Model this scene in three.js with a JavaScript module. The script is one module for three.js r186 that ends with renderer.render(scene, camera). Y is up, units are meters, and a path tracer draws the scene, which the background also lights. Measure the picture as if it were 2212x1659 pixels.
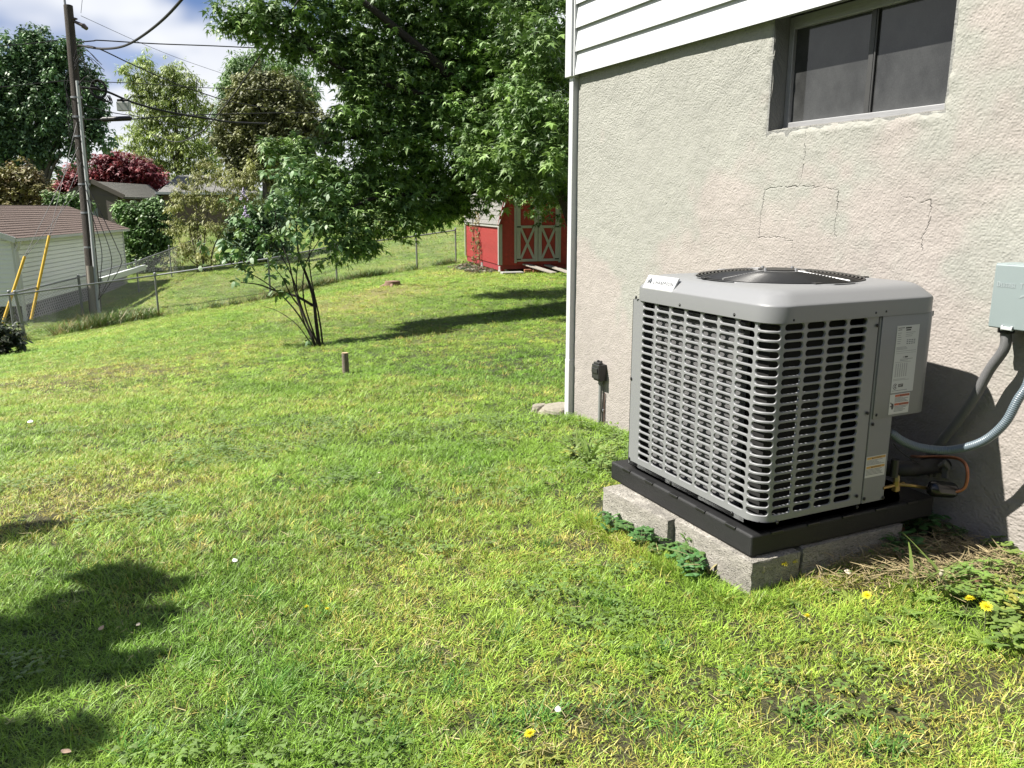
import * as THREE from 'three';
import { mergeGeometries, toCreasedNormals, mergeVertices } from 'three/addons/utils/BufferGeometryUtils.js';
import { RoundedBoxGeometry } from 'three/addons/geometries/RoundedBoxGeometry.js';
import { FontLoader } from 'three/addons/loaders/FontLoader.js';
import { TextGeometry } from 'three/addons/geometries/TextGeometry.js';

// ---------------------------------------------------------------- camera, sky, sun, exposure
const scene = new THREE.Scene();
const camera = new THREE.PerspectiveCamera(51.87, 4 / 3, 0.05, 900);
camera.position.set(0, 1.2, 0);
camera.rotation.set(-0.2195, -0.4695, -0.0012, 'YXZ');
camera.updateMatrixWorld(true);
const renderer = new THREE.WebGLRenderer({ antialias: true });
renderer.setSize(1024, 768);
renderer.toneMapping = THREE.LinearToneMapping;
renderer.toneMappingExposure = 2.65;
renderer.shadowMap.enabled = true;
const SUN = new THREE.Vector3(-1, 1.4, -0.37).normalize();
const sun = new THREE.DirectionalLight(new THREE.Color(1, 0.955, 0.875), 5);
sun.position.copy(SUN).multiplyScalar(60);
sun.castShadow = true;
Object.assign(sun.shadow.camera, { left: -40, right: 40, top: 40, bottom: -40, near: 1, far: 160 });
sun.shadow.mapSize.set(4096, 4096);
scene.add(sun, sun.target);

// ---------------------------------------------------------------- random numbers and noise
function rng(seed) { let a = seed >>> 0; return () => { a = (a + 0x6d2b79f5) | 0; let t = Math.imul(a ^ (a >>> 15), 1 | a); t = (t + Math.imul(t ^ (t >>> 7), 61 | t)) ^ t; return ((t ^ (t >>> 14)) >>> 0) / 4294967296; }; }
const RT = new Float32Array(65536); { const r = rng(77); for (let i = 0; i < 65536; i++) RT[i] = r() * 2 - 1; }
const hash2 = (x, y) => RT[(Math.imul(x, 374761393) + Math.imul(y, 668265263) ^ Math.imul(x ^ y, 1274126177) >>> 13) & 65535];
function noise(x, y) {                                    // smooth value noise, -1..1
  const xi = Math.floor(x), yi = Math.floor(y), fx = x - xi, fy = y - yi;
  const u = fx * fx * (3 - 2 * fx), v = fy * fy * (3 - 2 * fy);
  const a = hash2(xi, yi), b = hash2(xi + 1, yi), c = hash2(xi, yi + 1), d = hash2(xi + 1, yi + 1);
  return a + (b - a) * u + (c - a) * v + (a - b - c + d) * u * v;
}
function fbm(x, y, n = 4) { let s = 0, a = 0.5; for (let i = 0; i < n; i++) { s += a * noise(x, y); x = x * 2.03 + 17.3; y = y * 2.03 - 9.1; a *= 0.5; } return s; }
const clamp = (x, a = 0, b = 1) => Math.min(b, Math.max(a, x)), mix = (a, b, t) => a + (b - a) * t;
const smooth = (a, b, x) => { const t = clamp((x - a) / (b - a)); return t * t * (3 - 2 * t); };
const V3 = (x, y, z) => new THREE.Vector3(x, y, z);

// ---------------------------------------------------------------- sky: blue with broken bright cloud, the same all round
{
  const W = 1024, H = 512, data = new Float32Array(W * H * 4);
  for (let j = 0; j < H; j++) {
    const el = (j + 0.5) / H * Math.PI - Math.PI / 2, y = Math.sin(el), c = Math.cos(el);
    for (let i = 0; i < W; i++) {
      const az = (i + 0.5) / W * 2 * Math.PI, x = c * Math.cos(az), z = c * Math.sin(az), o = (j * W + i) * 4;
      const h = Math.max(0, y), b = Math.pow(1 - h, 3);
      let r = mix(0.06, 0.36, b), g = mix(0.16, 0.55, b), bl = mix(0.46, 0.95, b);
      const k = 1.15 / (h + 0.24), px = x * k + 3.1, pz = z * k + 1.7;
      const n = fbm(px * 1.5 + 0.8 * noise(px * 2, pz * 2), pz * 1.5, 5) * 1.15 + 0.35 * fbm(px * 5 + 8, pz * 5, 4);
      const cover = smooth(-0.2, 0.2, n + 0.62 * b - 0.04);
      const body = 0.5 + 0.5 * smooth(-0.3, 0.45, fbm(px * 3.1 + 40, pz * 3.1 + 11, 4) + 0.2);
      r = mix(r, mix(0.85, 1.22, body), cover); g = mix(g, mix(0.9, 1.25, body), cover); bl = mix(bl, mix(1.06, 1.3, body), cover);
      if (y < 0) { r = 0.16; g = 0.18; bl = 0.13; }
      data[o] = r; data[o + 1] = g; data[o + 2] = bl; data[o + 3] = 1;
    }
  }
  const sky = new THREE.DataTexture(data, W, H, THREE.RGBAFormat, THREE.FloatType);
  sky.mapping = THREE.EquirectangularReflectionMapping; sky.magFilter = THREE.LinearFilter; sky.wrapS = THREE.RepeatWrapping; sky.needsUpdate = true;
  scene.background = sky; scene.environment = sky;
  scene.backgroundIntensity = 0.31; scene.environmentIntensity = 0.31;
}

// ---------------------------------------------------------------- helpers
const used = new Map();
function numbered(name) { const n = used.get(name) ?? 0; used.set(name, n + 1); return n ? `${name}_${String(n).padStart(3, '0')}` : name; }
function tag(o, label, category, group, kind) { Object.assign(o.userData, { label, category }); if (group) o.userData.group = group; if (kind) o.userData.kind = kind; return o; }
function thing(name, label, category, p = [0, 0, 0], turn = 0, group) {
  const o = new THREE.Group(); o.name = numbered(name); o.position.set(...p); o.rotation.y = turn; scene.add(o);
  return tag(o, label, category, group);
}
function obj(name, geo, mat, parent = scene) {
  const list = Array.isArray(geo) ? geo : [geo];
  const clean = list.map((g) => { let q = g.index ? g.toNonIndexed() : g; for (const k of Object.keys(q.attributes)) if (!['position', 'normal', 'uv', 'color'].includes(k)) q.deleteAttribute(k); return q; });
  const all = (k) => clean.every((g) => g.attributes[k]);
  for (const g of clean) { for (const k of ['uv', 'color']) if (!all(k) && g.attributes[k]) g.deleteAttribute(k); if (!g.attributes.normal) g.computeVertexNormals(); }
  const m = new THREE.Mesh(list.length === 1 ? list[0] : mergeGeometries(clean), mat);
  m.name = parent === scene ? numbered(name) : name; parent.add(m); return m;
}
function each(name, list, mat, parent) { return list.map((g) => obj(name, g, mat, parent)); }
const share = (name, geo, mat, parent, p, r) => { const m = new THREE.Mesh(geo, mat); m.name = name; if (p) m.position.set(...p); if (r) m.rotation.set(...r); parent.add(m); return m; };
function structure(o) { o.userData.kind = 'structure'; return o; }
function stuff(o) { o.userData.kind = 'stuff'; return o; }
const bx = (w, h, d, x = 0, y = 0, z = 0) => new THREE.BoxGeometry(w, h, d).translate(x, y, z);
const box3 = (x0, x1, y0, y1, z0, z1) => bx(x1 - x0, y1 - y0, z1 - z0, (x0 + x1) / 2, (y0 + y1) / 2, (z0 + z1) / 2);
const rbx = (w, h, d, r, x = 0, y = 0, z = 0, s = 2) => new RoundedBoxGeometry(w, h, d, s, r).translate(x, y, z);
const cyl = (r0, r1, h, n = 12, x = 0, y = 0, z = 0) => new THREE.CylinderGeometry(r1, r0, h, n).translate(x, y, z);
const vec = (p) => (p.isVector3 ? p : V3(...p));
function bar(a, b, r0, r1 = r0, n = 8) {                  // a round bar from a to b
  a = vec(a); b = vec(b); const d = b.clone().sub(a), g = new THREE.CylinderGeometry(r1, r0, d.length(), n);
  g.applyQuaternion(new THREE.Quaternion().setFromUnitVectors(V3(0, 1, 0), d.clone().normalize())); const m = a.clone().add(b).multiplyScalar(0.5);
  return g.translate(m.x, m.y, m.z);
}
function tube(pts, r, seg = 40, n = 8, closed = false) { return new THREE.TubeGeometry(new THREE.CatmullRomCurve3(pts.map(vec), closed, 'catmullrom', 0.5), seg, r, n, closed); }
function limb(pts, r0, r1, seg = 14, n = 7) {             // a tapered, slightly wavy branch
  const c = new THREE.CatmullRomCurve3(pts.map(vec)), g = new THREE.TubeGeometry(c, seg, 1, n), p = g.attributes.position;
  for (let i = 0; i <= seg; i++) { const q = c.getPointAt(i / seg), r = mix(r0, r1, Math.pow(i / seg, 0.8)); for (let j = 0; j <= n; j++) { const k = i * (n + 1) + j, w = r * (1 + 0.13 * noise(k * 1.7, r0 * 90)); p.setXYZ(k, q.x + (p.getX(k) - q.x) * w, q.y + (p.getY(k) - q.y) * w, q.z + (p.getZ(k) - q.z) * w); } }
  g.computeVertexNormals(); return g;
}
function plank(a, b, w, t, up = V3(0, 1, 0)) {            // a board from a to b, w wide, t thick
  a = vec(a); b = vec(b); const d = b.clone().sub(a), l = d.length(), x = d.normalize(), z = x.clone().cross(up).normalize(), y = z.clone().cross(x);
  const g = new THREE.BoxGeometry(l, t, w); g.applyMatrix4(new THREE.Matrix4().makeBasis(x, y, z)); const m = a.clone().add(b).multiplyScalar(0.5); return g.translate(m.x, m.y, m.z);
}
// sight line from the standing point: px, py as measured in the photograph at 2212 x 1659, d metres ahead
const CR = new THREE.Matrix3().setFromMatrix4(camera.matrixWorld);
const sight = (px, py) => V3((px - 1106) / 1706, -(py - 829.5) / 1706, -1).applyMatrix3(CR);
const at = (px, py, d) => sight(px, py).multiplyScalar(d).add(camera.position);

// ---------------------------------------------------------------- textures
function pixelTexture(w, h, fn, { srgb = false, repeat } = {}) {       // fn(i, j) -> [r, g, b] 0..1, row j = 0 at v = 0
  const d = new Uint8Array(w * h * 4);
  for (let j = 0; j < h; j++) for (let i = 0; i < w; i++) { const c = fn(i, j), o = (j * w + i) * 4; d[o] = clamp(c[0]) * 255; d[o + 1] = clamp(c[1] ?? c[0]) * 255; d[o + 2] = clamp(c[2] ?? c[0]) * 255; d[o + 3] = 255; }
  const t = new THREE.DataTexture(d, w, h); t.magFilter = THREE.LinearFilter; t.wrapS = t.wrapT = THREE.RepeatWrapping; if (srgb) t.colorSpace = THREE.SRGBColorSpace; if (repeat) t.repeat.set(...repeat); t.needsUpdate = true; return t;
}
const toS = (v) => (v <= 0.0031308 ? v * 12.92 : 1.055 * Math.pow(v, 1 / 2.4) - 0.055);   // linear -> stored sRGB
function canvasTexture(w, h, draw) { const c = document.createElement('canvas'); c.width = w; c.height = h; const g = c.getContext('2d'); draw(g, w, h); const t = new THREE.CanvasTexture(c); t.colorSpace = THREE.SRGBColorSpace; t.wrapS = t.wrapT = THREE.ClampToEdgeWrapping; return t; }
const tone = (c) => new THREE.Color().setRGB(c[0] * 0.7, c[1] * 0.7, c[2] * 0.7);
const std = (c, roughness = 0.7, extra = {}) => new THREE.MeshStandardMaterial({ color: tone(c), roughness, metalness: 0, side: THREE.DoubleSide, ...extra });
const leafMat = (c, transmission = 0.35, roughness = 0.55) => new THREE.MeshPhysicalMaterial({ color: tone(c), roughness, transmission, thickness: 0, side: THREE.DoubleSide, specularIntensity: 0.6 });
// small tiling grain maps
const grain = pixelTexture(256, 256, (i, j) => { const w = (x, y) => 0.5 + 0.5 * noise(x, y); const v = 0.55 * w(i * 0.9, j * 0.9) + 0.45 * w(i * 0.31 + 50, j * 0.31); return [v, v, v]; });
const mottle = pixelTexture(256, 256, (i, j) => { const a = i / 256 * Math.PI * 2, b = j / 256 * Math.PI * 2; const v = 0.86 + 0.26 * fbm(Math.cos(a) * 2 + 9 + Math.cos(b) * 3, Math.sin(a) * 2 + Math.sin(b) * 3, 5); return [v, v, v]; }, {});
const rep = (t, x, y = x) => { const c = t.clone(); c.repeat.set(x, y); c.needsUpdate = true; return c; };
const M = {
  paint: std([0.235, 0.24, 0.247], 0.42, { bumpMap: rep(grain, 6), bumpScale: 0.00015 }),
  paintDark: std([0.13, 0.13, 0.13], 0.5),
  black: std([0.012, 0.012, 0.012], 0.45),
  blackRubber: std([0.008, 0.008, 0.0085], 0.6, { map: rep(mottle, 3), bumpMap: rep(grain, 5), bumpScale: 0.0006 }),
  coil: std([0.11, 0.11, 0.112], 0.5, { metalness: 0.3 }),
  void: std([0.01, 0.01, 0.01], 0.9),
  steel: std([0.55, 0.55, 0.56], 0.4, { metalness: 0.7 }),
  alu: std([0.45, 0.45, 0.46], 0.45, { metalness: 0.25, map: rep(mottle, 2) }),
  vinyl: std([0.7, 0.72, 0.73], 0.45, { bumpMap: rep(grain, 4, 1), bumpScale: 0.00025 }),
  vinylTrim: std([0.68, 0.69, 0.7], 0.4),
  copper: std([0.5, 0.2, 0.1], 0.4, { metalness: 0.75 }),
  brass: std([0.4, 0.28, 0.1], 0.35, { metalness: 0.75 }),
  pvc: std([0.15, 0.15, 0.153], 0.5, { bumpMap: rep(grain, 1, 6), bumpScale: 0.0004 }),
  bark: std([0.06, 0.045, 0.034], 0.9, { bumpMap: rep(grain, 1, 4), bumpScale: 0.02, map: rep(mottle, 1, 3) }),
  barkGrey: std([0.13, 0.115, 0.095], 0.9, { bumpMap: rep(grain, 1, 3), bumpScale: 0.01 }),
  wire: std([0.008, 0.008, 0.009], 0.85),
  galv: std([0.3, 0.31, 0.32], 0.5, { metalness: 0.4 }),
};

// ---------------------------------------------------------------- terrain: a smooth sheet through measured points of the garden
const onPlane = (px, py, axis, v) => { const s = sight(px, py); return s.multiplyScalar((v - camera.position[axis]) / s[axis]).add(camera.position); };
const onX = (px, py, x) => onPlane(px, py, 'x', x), onY = (px, py, y) => onPlane(px, py, 'y', y);
const TP = [V3(1.63, 0.055, -1.66), V3(2.0, 0.06, -1.62), V3(1.63, 0.01, -2.5), V3(1.35, 0.02, -1.75), V3(2.6, -0.11, -4.24), V3(2.6, 0.06, -1.4), V3(2.6, 0.12, 0.5), V3(0.68, 0, -1.35), V3(1.68, 0.05, -0.84), V3(-0.32, 0.0, -1.86), V3(0, 0.12, 1.5), V3(2.3, 0.16, 3), V3(-4, 0.0, 2), V3(-3, -0.1, -1),
  at(0, 1200, 2.86), at(0, 950, 4.95), at(0, 790, 11.5), at(400, 900, 5.5), at(700, 745, 10.2), at(746, 805, 7.6), at(1230, 660, 13), at(1000, 590, 22), at(1235, 590, 22), at(850, 617, 18),
  at(60, 735, 18.2), at(343, 682, 21), at(585, 645, 21.5), at(728, 609, 24), at(901, 582, 26), at(983, 568, 26.5), at(206, 678, 22.5), at(58, 694, 21), at(279, 612, 30), at(420, 600, 30), at(850, 485, 46), at(1000, 492, 42), at(640, 520, 42), at(340, 470, 48), at(100, 470, 50), at(-300, 760, 18), at(-600, 620, 30), at(1500, 520, 40), at(1300, 470, 60)];
for (let k = 0; k < 14; k++) { const a = k / 14 * Math.PI * 2; TP.push(V3(85 * Math.cos(a), -0.6 - (Math.cos(a) < 0 ? 0.8 : 0), 85 * Math.sin(a))); }
const tps = (() => {
  const n = TP.length, N = n + 3, A = Array.from({ length: N }, () => new Float64Array(N + 1));
  const U = (r2) => (r2 < 1e-9 ? 0 : 0.5 * r2 * Math.log(r2));
  for (let i = 0; i < n; i++) { for (let j = 0; j < n; j++) A[i][j] = U((TP[i].x - TP[j].x) ** 2 + (TP[i].z - TP[j].z) ** 2) + (i === j ? 0.15 : 0); A[i][n] = A[n][i] = 1; A[i][n + 1] = A[n + 1][i] = TP[i].x; A[i][n + 2] = A[n + 2][i] = TP[i].z; A[i][N] = TP[i].y; }
  for (let c = 0; c < N; c++) { let p = c; for (let r = c + 1; r < N; r++) if (Math.abs(A[r][c]) > Math.abs(A[p][c])) p = r; [A[c], A[p]] = [A[p], A[c]]; for (let r = 0; r < N; r++) if (r !== c) { const k = A[r][c] / A[c][c]; if (k) for (let q = c; q <= N; q++) A[r][q] -= k * A[c][q]; } }
  const w = A.map((row, i) => row[N] / row[i]);
  return (x, z) => { let s = w[n] + w[n + 1] * x + w[n + 2] * z; for (let i = 0; i < n; i++) { const r2 = (TP[i].x - x) ** 2 + (TP[i].z - z) ** 2; if (r2 > 1e-9) s += w[i] * 0.5 * r2 * Math.log(r2); } return s; };
})();
function ground(x, z) { const r = Math.hypot(x, z), f = smooth(60, 84, r); const h = f < 1 ? tps(x, z) : 0; return mix(h, -1, f) + 0.012 * noise(x * 1.7, z * 1.7) + 0.006 * noise(x * 5, z * 5); }
const onGround = (px, py) => { const s = sight(px, py), o = camera.position; let a = 0.4, b = 0; for (let d = 0.4; d < 90; d += Math.max(0.03, d * 0.015)) { const p = s.clone().multiplyScalar(d).add(o); if (p.y < ground(p.x, p.z)) { b = d; break; } a = d; } if (!b) b = 90; for (let k = 0; k < 18; k++) { const m = (a + b) / 2, p = s.clone().multiplyScalar(m).add(o); if (p.y < ground(p.x, p.z)) b = m; else a = m; } const p = s.clone().multiplyScalar(b).add(o); p.y = ground(p.x, p.z); return p; };
// how dry the lawn is at a place, 0 lush .. 1 straw
const dryAt = [[onGround(180, 810), 1.7, 0.95], [onGround(880, 1290), 0.45, 0.25], [onGround(1900, 1500), 0.4, 0.95], [onGround(1100, 1090), 0.6, 0.4], [onGround(60, 1090), 0.5, 0.7], [onGround(1340, 1180), 0.2, 0.7], [onGround(780, 640), 2.2, 0.5], [onGround(1250, 1600), 0.2, 0.8], [onGround(1000, 1400), 0.3, 0.15], [onGround(960, 1180), 0.28, 0.3], [onGround(1980, 1190), 0.22, 1.3], [onGround(1800, 1260), 0.14, 0.8], [onGround(2080, 1215), 0.18, 1], [onGround(1060, 585), 1.6, 0.7]];
function dryness(x, z) { let v = 0.22 + 0.45 * fbm(x * 0.55 + 4, z * 0.55, 3) + 0.5 * fbm(x * 3.1, z * 3.1 + 7, 3); for (const [p, r, s] of dryAt) v += s * Math.exp(-((p.x - x) ** 2 + (p.z - z) ** 2) / (r * r)); return clamp(v); }
const lushAt = [[onGround(560, 1150), 0.8, 0.7], [onGround(1080, 800), 1.1, 0.8], [onGround(1150, 700), 2, 0.5], [onGround(1150, 1580), 0.25, 0.5], [onGround(760, 1480), 0.35, 0.5], [onGround(500, 1380), 0.3, 0.6], [onGround(1000, 1010), 0.5, 0.4]];
function lush(x, z) { let v = 0.1 + 0.55 * fbm(x * 1.4 + 30, z * 1.4 - 12, 3); for (const [p, r, s] of lushAt) v += s * Math.exp(-((p.x - x) ** 2 + (p.z - z) ** 2) / (r * r)); return clamp(v); }
{
  const axis = []; for (let k = -130; k <= 130; k++) axis.push(Math.sign(k) * (Math.abs(k) * 0.09 + Math.pow(Math.abs(k) / 130, 5) * 500));
  const n = axis.length, pos = new Float32Array(n * n * 3), uv = new Float32Array(n * n * 2), col = new Float32Array(n * n * 3), idx = [];
  for (let j = 0; j < n; j++) for (let i = 0; i < n; i++) {
    const x = axis[i] - 1, z = axis[j] - 6, k = j * n + i; pos.set([x, ground(x, z) - 0.006, z], k * 3); uv.set([x, z], k * 2);
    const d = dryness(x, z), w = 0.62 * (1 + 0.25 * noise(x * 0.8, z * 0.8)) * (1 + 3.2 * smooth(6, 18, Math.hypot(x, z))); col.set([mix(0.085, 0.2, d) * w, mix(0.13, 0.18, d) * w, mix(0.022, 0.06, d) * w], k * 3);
    if (i < n - 1 && j < n - 1) idx.push(k, k + n, k + 1, k + 1, k + n, k + n + 1);
  }
  const g = new THREE.BufferGeometry(); g.setAttribute('position', new THREE.BufferAttribute(pos, 3)); g.setAttribute('uv', new THREE.BufferAttribute(uv, 2)); g.setAttribute('color', new THREE.BufferAttribute(col, 3)); g.setIndex(idx); g.computeVertexNormals();
  const thatch = pixelTexture(1024, 1024, (i, j) => { const f = (x, y) => 0.5 + 0.5 * noise(x, y), a = f(i * 0.35, j * 0.06) * f(i * 0.05 + 9, j * 0.33), b = f(i * 0.5, j * 0.5), v = 0.35 + 1.1 * a * (0.5 + 0.6 * b); return [v, v, v * 0.95]; });
  thatch.repeat.set(1.1, 1.1);
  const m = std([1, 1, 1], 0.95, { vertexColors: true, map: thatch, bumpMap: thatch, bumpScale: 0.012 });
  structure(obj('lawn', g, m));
}

// ---------------------------------------------------------------- the house: stucco foundation, window, siding
const XW = 2.6, YS = 1.962, WZ0 = -4.238;
function rebase(o, p) { p = vec(p); o.children.forEach((c) => c.position.sub(p)); o.position.add(p); return o; }
const house = thing('house', 'house corner with cracked grey stucco foundation under white lap siding', 'house');
{
  const Z0 = -4.25, ZW = 3.3, Y0 = -0.4, YH = 2.4, TW = 2048, TH = 1490, H = new Float32Array(TW * TH), crack = new Float32Array(TW * TH);
  const toPix = (p) => [(p.z - Z0) / ZW * TW, (p.y - Y0) / YH * TH];
  const R = rng(5);
  const lines = [[[1742, 282], [1738, 330], [1733, 372], [1727, 402]], [[1650, 410], [1690, 404], [1727, 402], [1770, 404], [1812, 410]], [[1650, 410], [1646, 450], [1640, 516]], [[1814, 412], [1808, 455], [1803, 516]], [[1640, 514], [1680, 513], [1712, 522]], [[2012, 432], [2008, 470], [1998, 500], [1990, 545]], [[2158, 300], [2142, 345], [2146, 392]], [[1500, 318], [1545, 314], [1592, 309]], [[1712, 522], [1706, 575]], [[1895, 520], [1890, 580]], [[1490, 375], [1440, 440], [1415, 470]], [[1950, 420], [1985, 440], [2010, 432]], [[1570, 520], [1566, 590]], [[1340, 330], [1400, 290], [1440, 262]]];
  lines.forEach((L, li) => {
    const P = L.map(([x, y]) => toPix(onX(x, y, XW))), deep = li < 6 ? 0.85 : 0.3;
    for (let s = 0; s < P.length - 1; s++) { const n = Math.ceil(Math.hypot(P[s + 1][0] - P[s][0], P[s + 1][1] - P[s][1]) * 2); for (let k = 0; k < n; k++) {
      const t = k / n, wob = 5 * noise(k * 0.045, s * 7 + li * 31) + 2 * noise(k * 0.2, li), x = mix(P[s][0], P[s + 1][0], t) + wob, y = mix(P[s][1], P[s + 1][1], t) + wob * 0.6, w = 0.42 + 0.75 * Math.max(0, noise(k * 0.03, li * 5 + s));
      if (noise(k * 0.02, li * 3 + 0.5) < (li < 6 ? -0.3 : -0.1)) continue;
      for (let b = -4; b <= 4; b++) for (let a = -4; a <= 4; a++) { const X = Math.round(x) + a, Y = Math.round(y) + b; if (X >= 0 && Y >= 0 && X < TW && Y < TH) crack[Y * TW + X] = Math.max(crack[Y * TW + X], deep * clamp(1.35 - Math.hypot(X - x, Y - y) / w * 0.8)); }
    } }
  });
  for (let j = 0; j < TH; j++) for (let i = 0; i < TW; i++) {
    const x = i / TW * ZW, y = j / TH * YH, sm = smooth(-0.2, 0.25, fbm(x * 0.9 + 3, y * 0.9, 2));
    const wx = x + 0.03 * noise(x * 9, y * 9), wy = y + 0.03 * noise(x * 9 + 30, y * 9);
    const lump = fbm(wx * 26, wy * 34, 3), fine = 1 - Math.abs(noise(wx * 95 + wy * 25, wy * 110)) * 2, pit = noise(x * 170, y * 190);
    const swirl = Math.abs(noise((wx + wy * 0.7) * 11, (wy - wx * 0.5) * 4));
    H[j * TW + i] = 0.5 + 0.09 * lump + mix(0.03, 0.15, sm) * fine + 0.1 * pit + 0.1 * Math.max(0, noise(wx * 6 + wy * 14, wy * 5 - wx * 9)) * noise(wx * 60 - wy * 30, wy * 22) + 0.06 * (swirl < 0.06 ? 1 - swirl / 0.06 : 0) - 0.6 * crack[j * TW + i];
  }
  const bump = pixelTexture(TW, TH, (i, j) => { const v = H[j * TW + i]; return [v, v, v]; });
  const col = pixelTexture(TW >> 1, TH >> 1, (i, j) => {
    const x = i / (TW >> 1) * ZW, y = j / (TH >> 1) * YH + Y0;
    const n = fbm(x * 1.4, y * 1.6, 4), p = smooth(0.3, 0.68, 0.56 - (y - 0.95) * 0.55 + n * 0.95 + 0.16 * noise(x * 15, y * 15));
    const w = 0.97 + 0.1 * fbm(x * 6, y * 6, 3) + 0.05 * noise(x * 60, y * 60) - 0.1 * smooth(0.1, -0.25, y + 0.06 * noise(x * 9, 2));
    const c = crack[(j * 2) * TW + i * 2], k = 0.77 * w * (1 - 0.4 * c);
    return [toS(mix(0.478, 0.522, p) * k), toS(mix(0.476, 0.474, p) * k), toS(mix(0.425, 0.436, p) * k)];
  }, { srgb: true });
  const stucco = std([1, 1, 1], 0.9, { map: col, bumpMap: bump, bumpScale: 0.008 });
  // front sheet, displaced, with the window opening left out
  const W0 = -2.682, W1 = -1.862, WY0 = 1.522;
  const zs = [], ys = []; for (let z = WZ0; z < -0.9; z += 0.0115) zs.push(z); for (let z = -0.9; z <= 5; z += 0.2) zs.push(z);
  for (let y = -0.45; y < 1.99; y += 0.0115) ys.push(y);
  const snap = (arr, v) => { let b = 0; arr.forEach((a, i) => { if (Math.abs(a - v) < Math.abs(arr[b] - v)) b = i; }); arr[b] = v; return b; };
  const a0 = snap(zs, W0), a1 = snap(zs, W1), b0 = snap(ys, WY0);
  const nz = zs.length, pos = [], uv = [], idx = [];
  ys.forEach((y, j) => zs.forEach((z, i) => {
    const edge = (i >= a0 - 2 && i <= a1 + 2 && j >= b0 - 2) ? 0.004 * noise(z * 40, y * 40) : 0, rough = (i === a0 || i === a1 || j === b0) && i >= a0 && i <= a1 && j >= b0;
    pos.push(XW - 0.006 * fbm(z * 2.6, y * 2.6, 2) - 0.0011 * noise(z * 26, y * 26) + (rough ? 0.007 : 0) + edge, y + (j === b0 && rough ? 0.004 * noise(z * 30, 3) : 0), z + ((i === a0 || i === a1) && rough ? 0.004 * noise(y * 30, 8) : 0));
    uv.push((z - Z0) / ZW, (y - Y0) / YH);
    if (i < nz - 1 && j < ys.length - 1 && !(i >= a0 && i < a1 && j >= b0)) { const k = j * nz + i; idx.push(k, k + 1, k + nz, k + 1, k + nz + 1, k + nz); }
  }));
  const g = new THREE.BufferGeometry(); g.setAttribute('position', new THREE.Float32BufferAttribute(pos, 3)); g.setAttribute('uv', new THREE.Float32BufferAttribute(uv, 2)); g.setIndex(idx); g.computeVertexNormals();
  const wall = obj('foundation_wall', g, stucco, house);
  const uvRev = (geo) => { const p = geo.attributes.position, u = geo.attributes.uv; for (let i = 0; i < p.count; i++) u.setXY(i, (p.getZ(i) + p.getX(i) * 0.7 - Z0) / ZW, (p.getY(i) + p.getX(i) * 0.9 - Y0) / YH); return geo; };
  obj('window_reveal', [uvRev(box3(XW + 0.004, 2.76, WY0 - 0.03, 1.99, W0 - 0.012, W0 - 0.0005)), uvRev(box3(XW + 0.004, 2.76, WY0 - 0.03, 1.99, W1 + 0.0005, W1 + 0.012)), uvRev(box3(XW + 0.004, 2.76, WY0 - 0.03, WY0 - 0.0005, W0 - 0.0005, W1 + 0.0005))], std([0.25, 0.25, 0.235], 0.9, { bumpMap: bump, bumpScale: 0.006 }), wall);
  // wall core, other walls, basement, so that the inside is closed and dark
  const core = std([0.4, 0.39, 0.36], 0.9);
  obj('wall_core', [box3(2.63, 2.85, -0.45, 1.99, WZ0 + 0.004, W0 - 0.015), box3(2.63, 2.85, -0.45, 1.99, W1 + 0.015, 5), box3(2.63, 2.85, -0.45, WY0 - 0.035, W0 - 0.015, W1 + 0.015), box3(2.85, 9, -0.45, 1.99, WZ0 + 0.006, WZ0 + 0.2), box3(2.85, 9, -0.45, 1.99, 4.8, 5), box3(8.8, 9, -0.45, 1.99, WZ0 + 0.2, 4.8), box3(2.72, 9, 1.992, 2.1, WZ0, 5), box3(2.85, 8.8, -0.5, -0.46, WZ0, 5)], core, house);
  // window
  const win = thing('x', '', '');                                 // re-parented below
  scene.remove(win); used.set('x', 0); win.name = 'window'; win.userData = {}; house.add(win);
  const XF = 2.687, fr = (z0, z1, y0, y1, x0 = XF, x1 = XF + 0.045) => rbx(x1 - x0, y1 - y0, z1 - z0, 0.003, (x0 + x1) / 2, (y0 + y1) / 2, (z0 + z1) / 2, 1);
  obj('window_frame', [fr(W0 + 0.001, W0 + 0.028, WY0 + 0.001, 1.985), fr(W1 - 0.028, W1 - 0.001, WY0 + 0.001, 1.985), fr(W0 + 0.028, W1 - 0.028, WY0 + 0.001, WY0 + 0.036), fr(W0 + 0.028, W1 - 0.028, 1.935, 1.985)], M.alu, win);
  const mid = -2.262;
  obj('sash_rail', [fr(mid - 0.012, mid + 0.012, WY0 + 0.036, 1.935, XF + 0.008, XF + 0.02), fr(mid + 0.016, mid + 0.024, WY0 + 0.036, 1.935, XF + 0.004, XF + 0.012)], std([0.05, 0.05, 0.05], 0.5), win);
  obj('meeting_stile', [fr(mid - 0.034, mid - 0.016, WY0 + 0.036, 1.8, XF + 0.026, XF + 0.034)], M.alu, win);
  const dust = pixelTexture(512, 320, (i, j) => { const v = 0.62 + 0.3 * fbm(i * 0.012, j * 0.016, 4) + 0.1 * noise(i * 0.5, j * 0.5) + 0.35 * Math.exp(-j / 22); return [v, v, v]; });
  const glass = () => new THREE.MeshPhysicalMaterial({ color: new THREE.Color().setRGB(0.084, 0.086, 0.086), map: dust, roughness: 0.05, transmission: 0.3, thickness: 0, ior: 1.5, side: THREE.DoubleSide });
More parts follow.
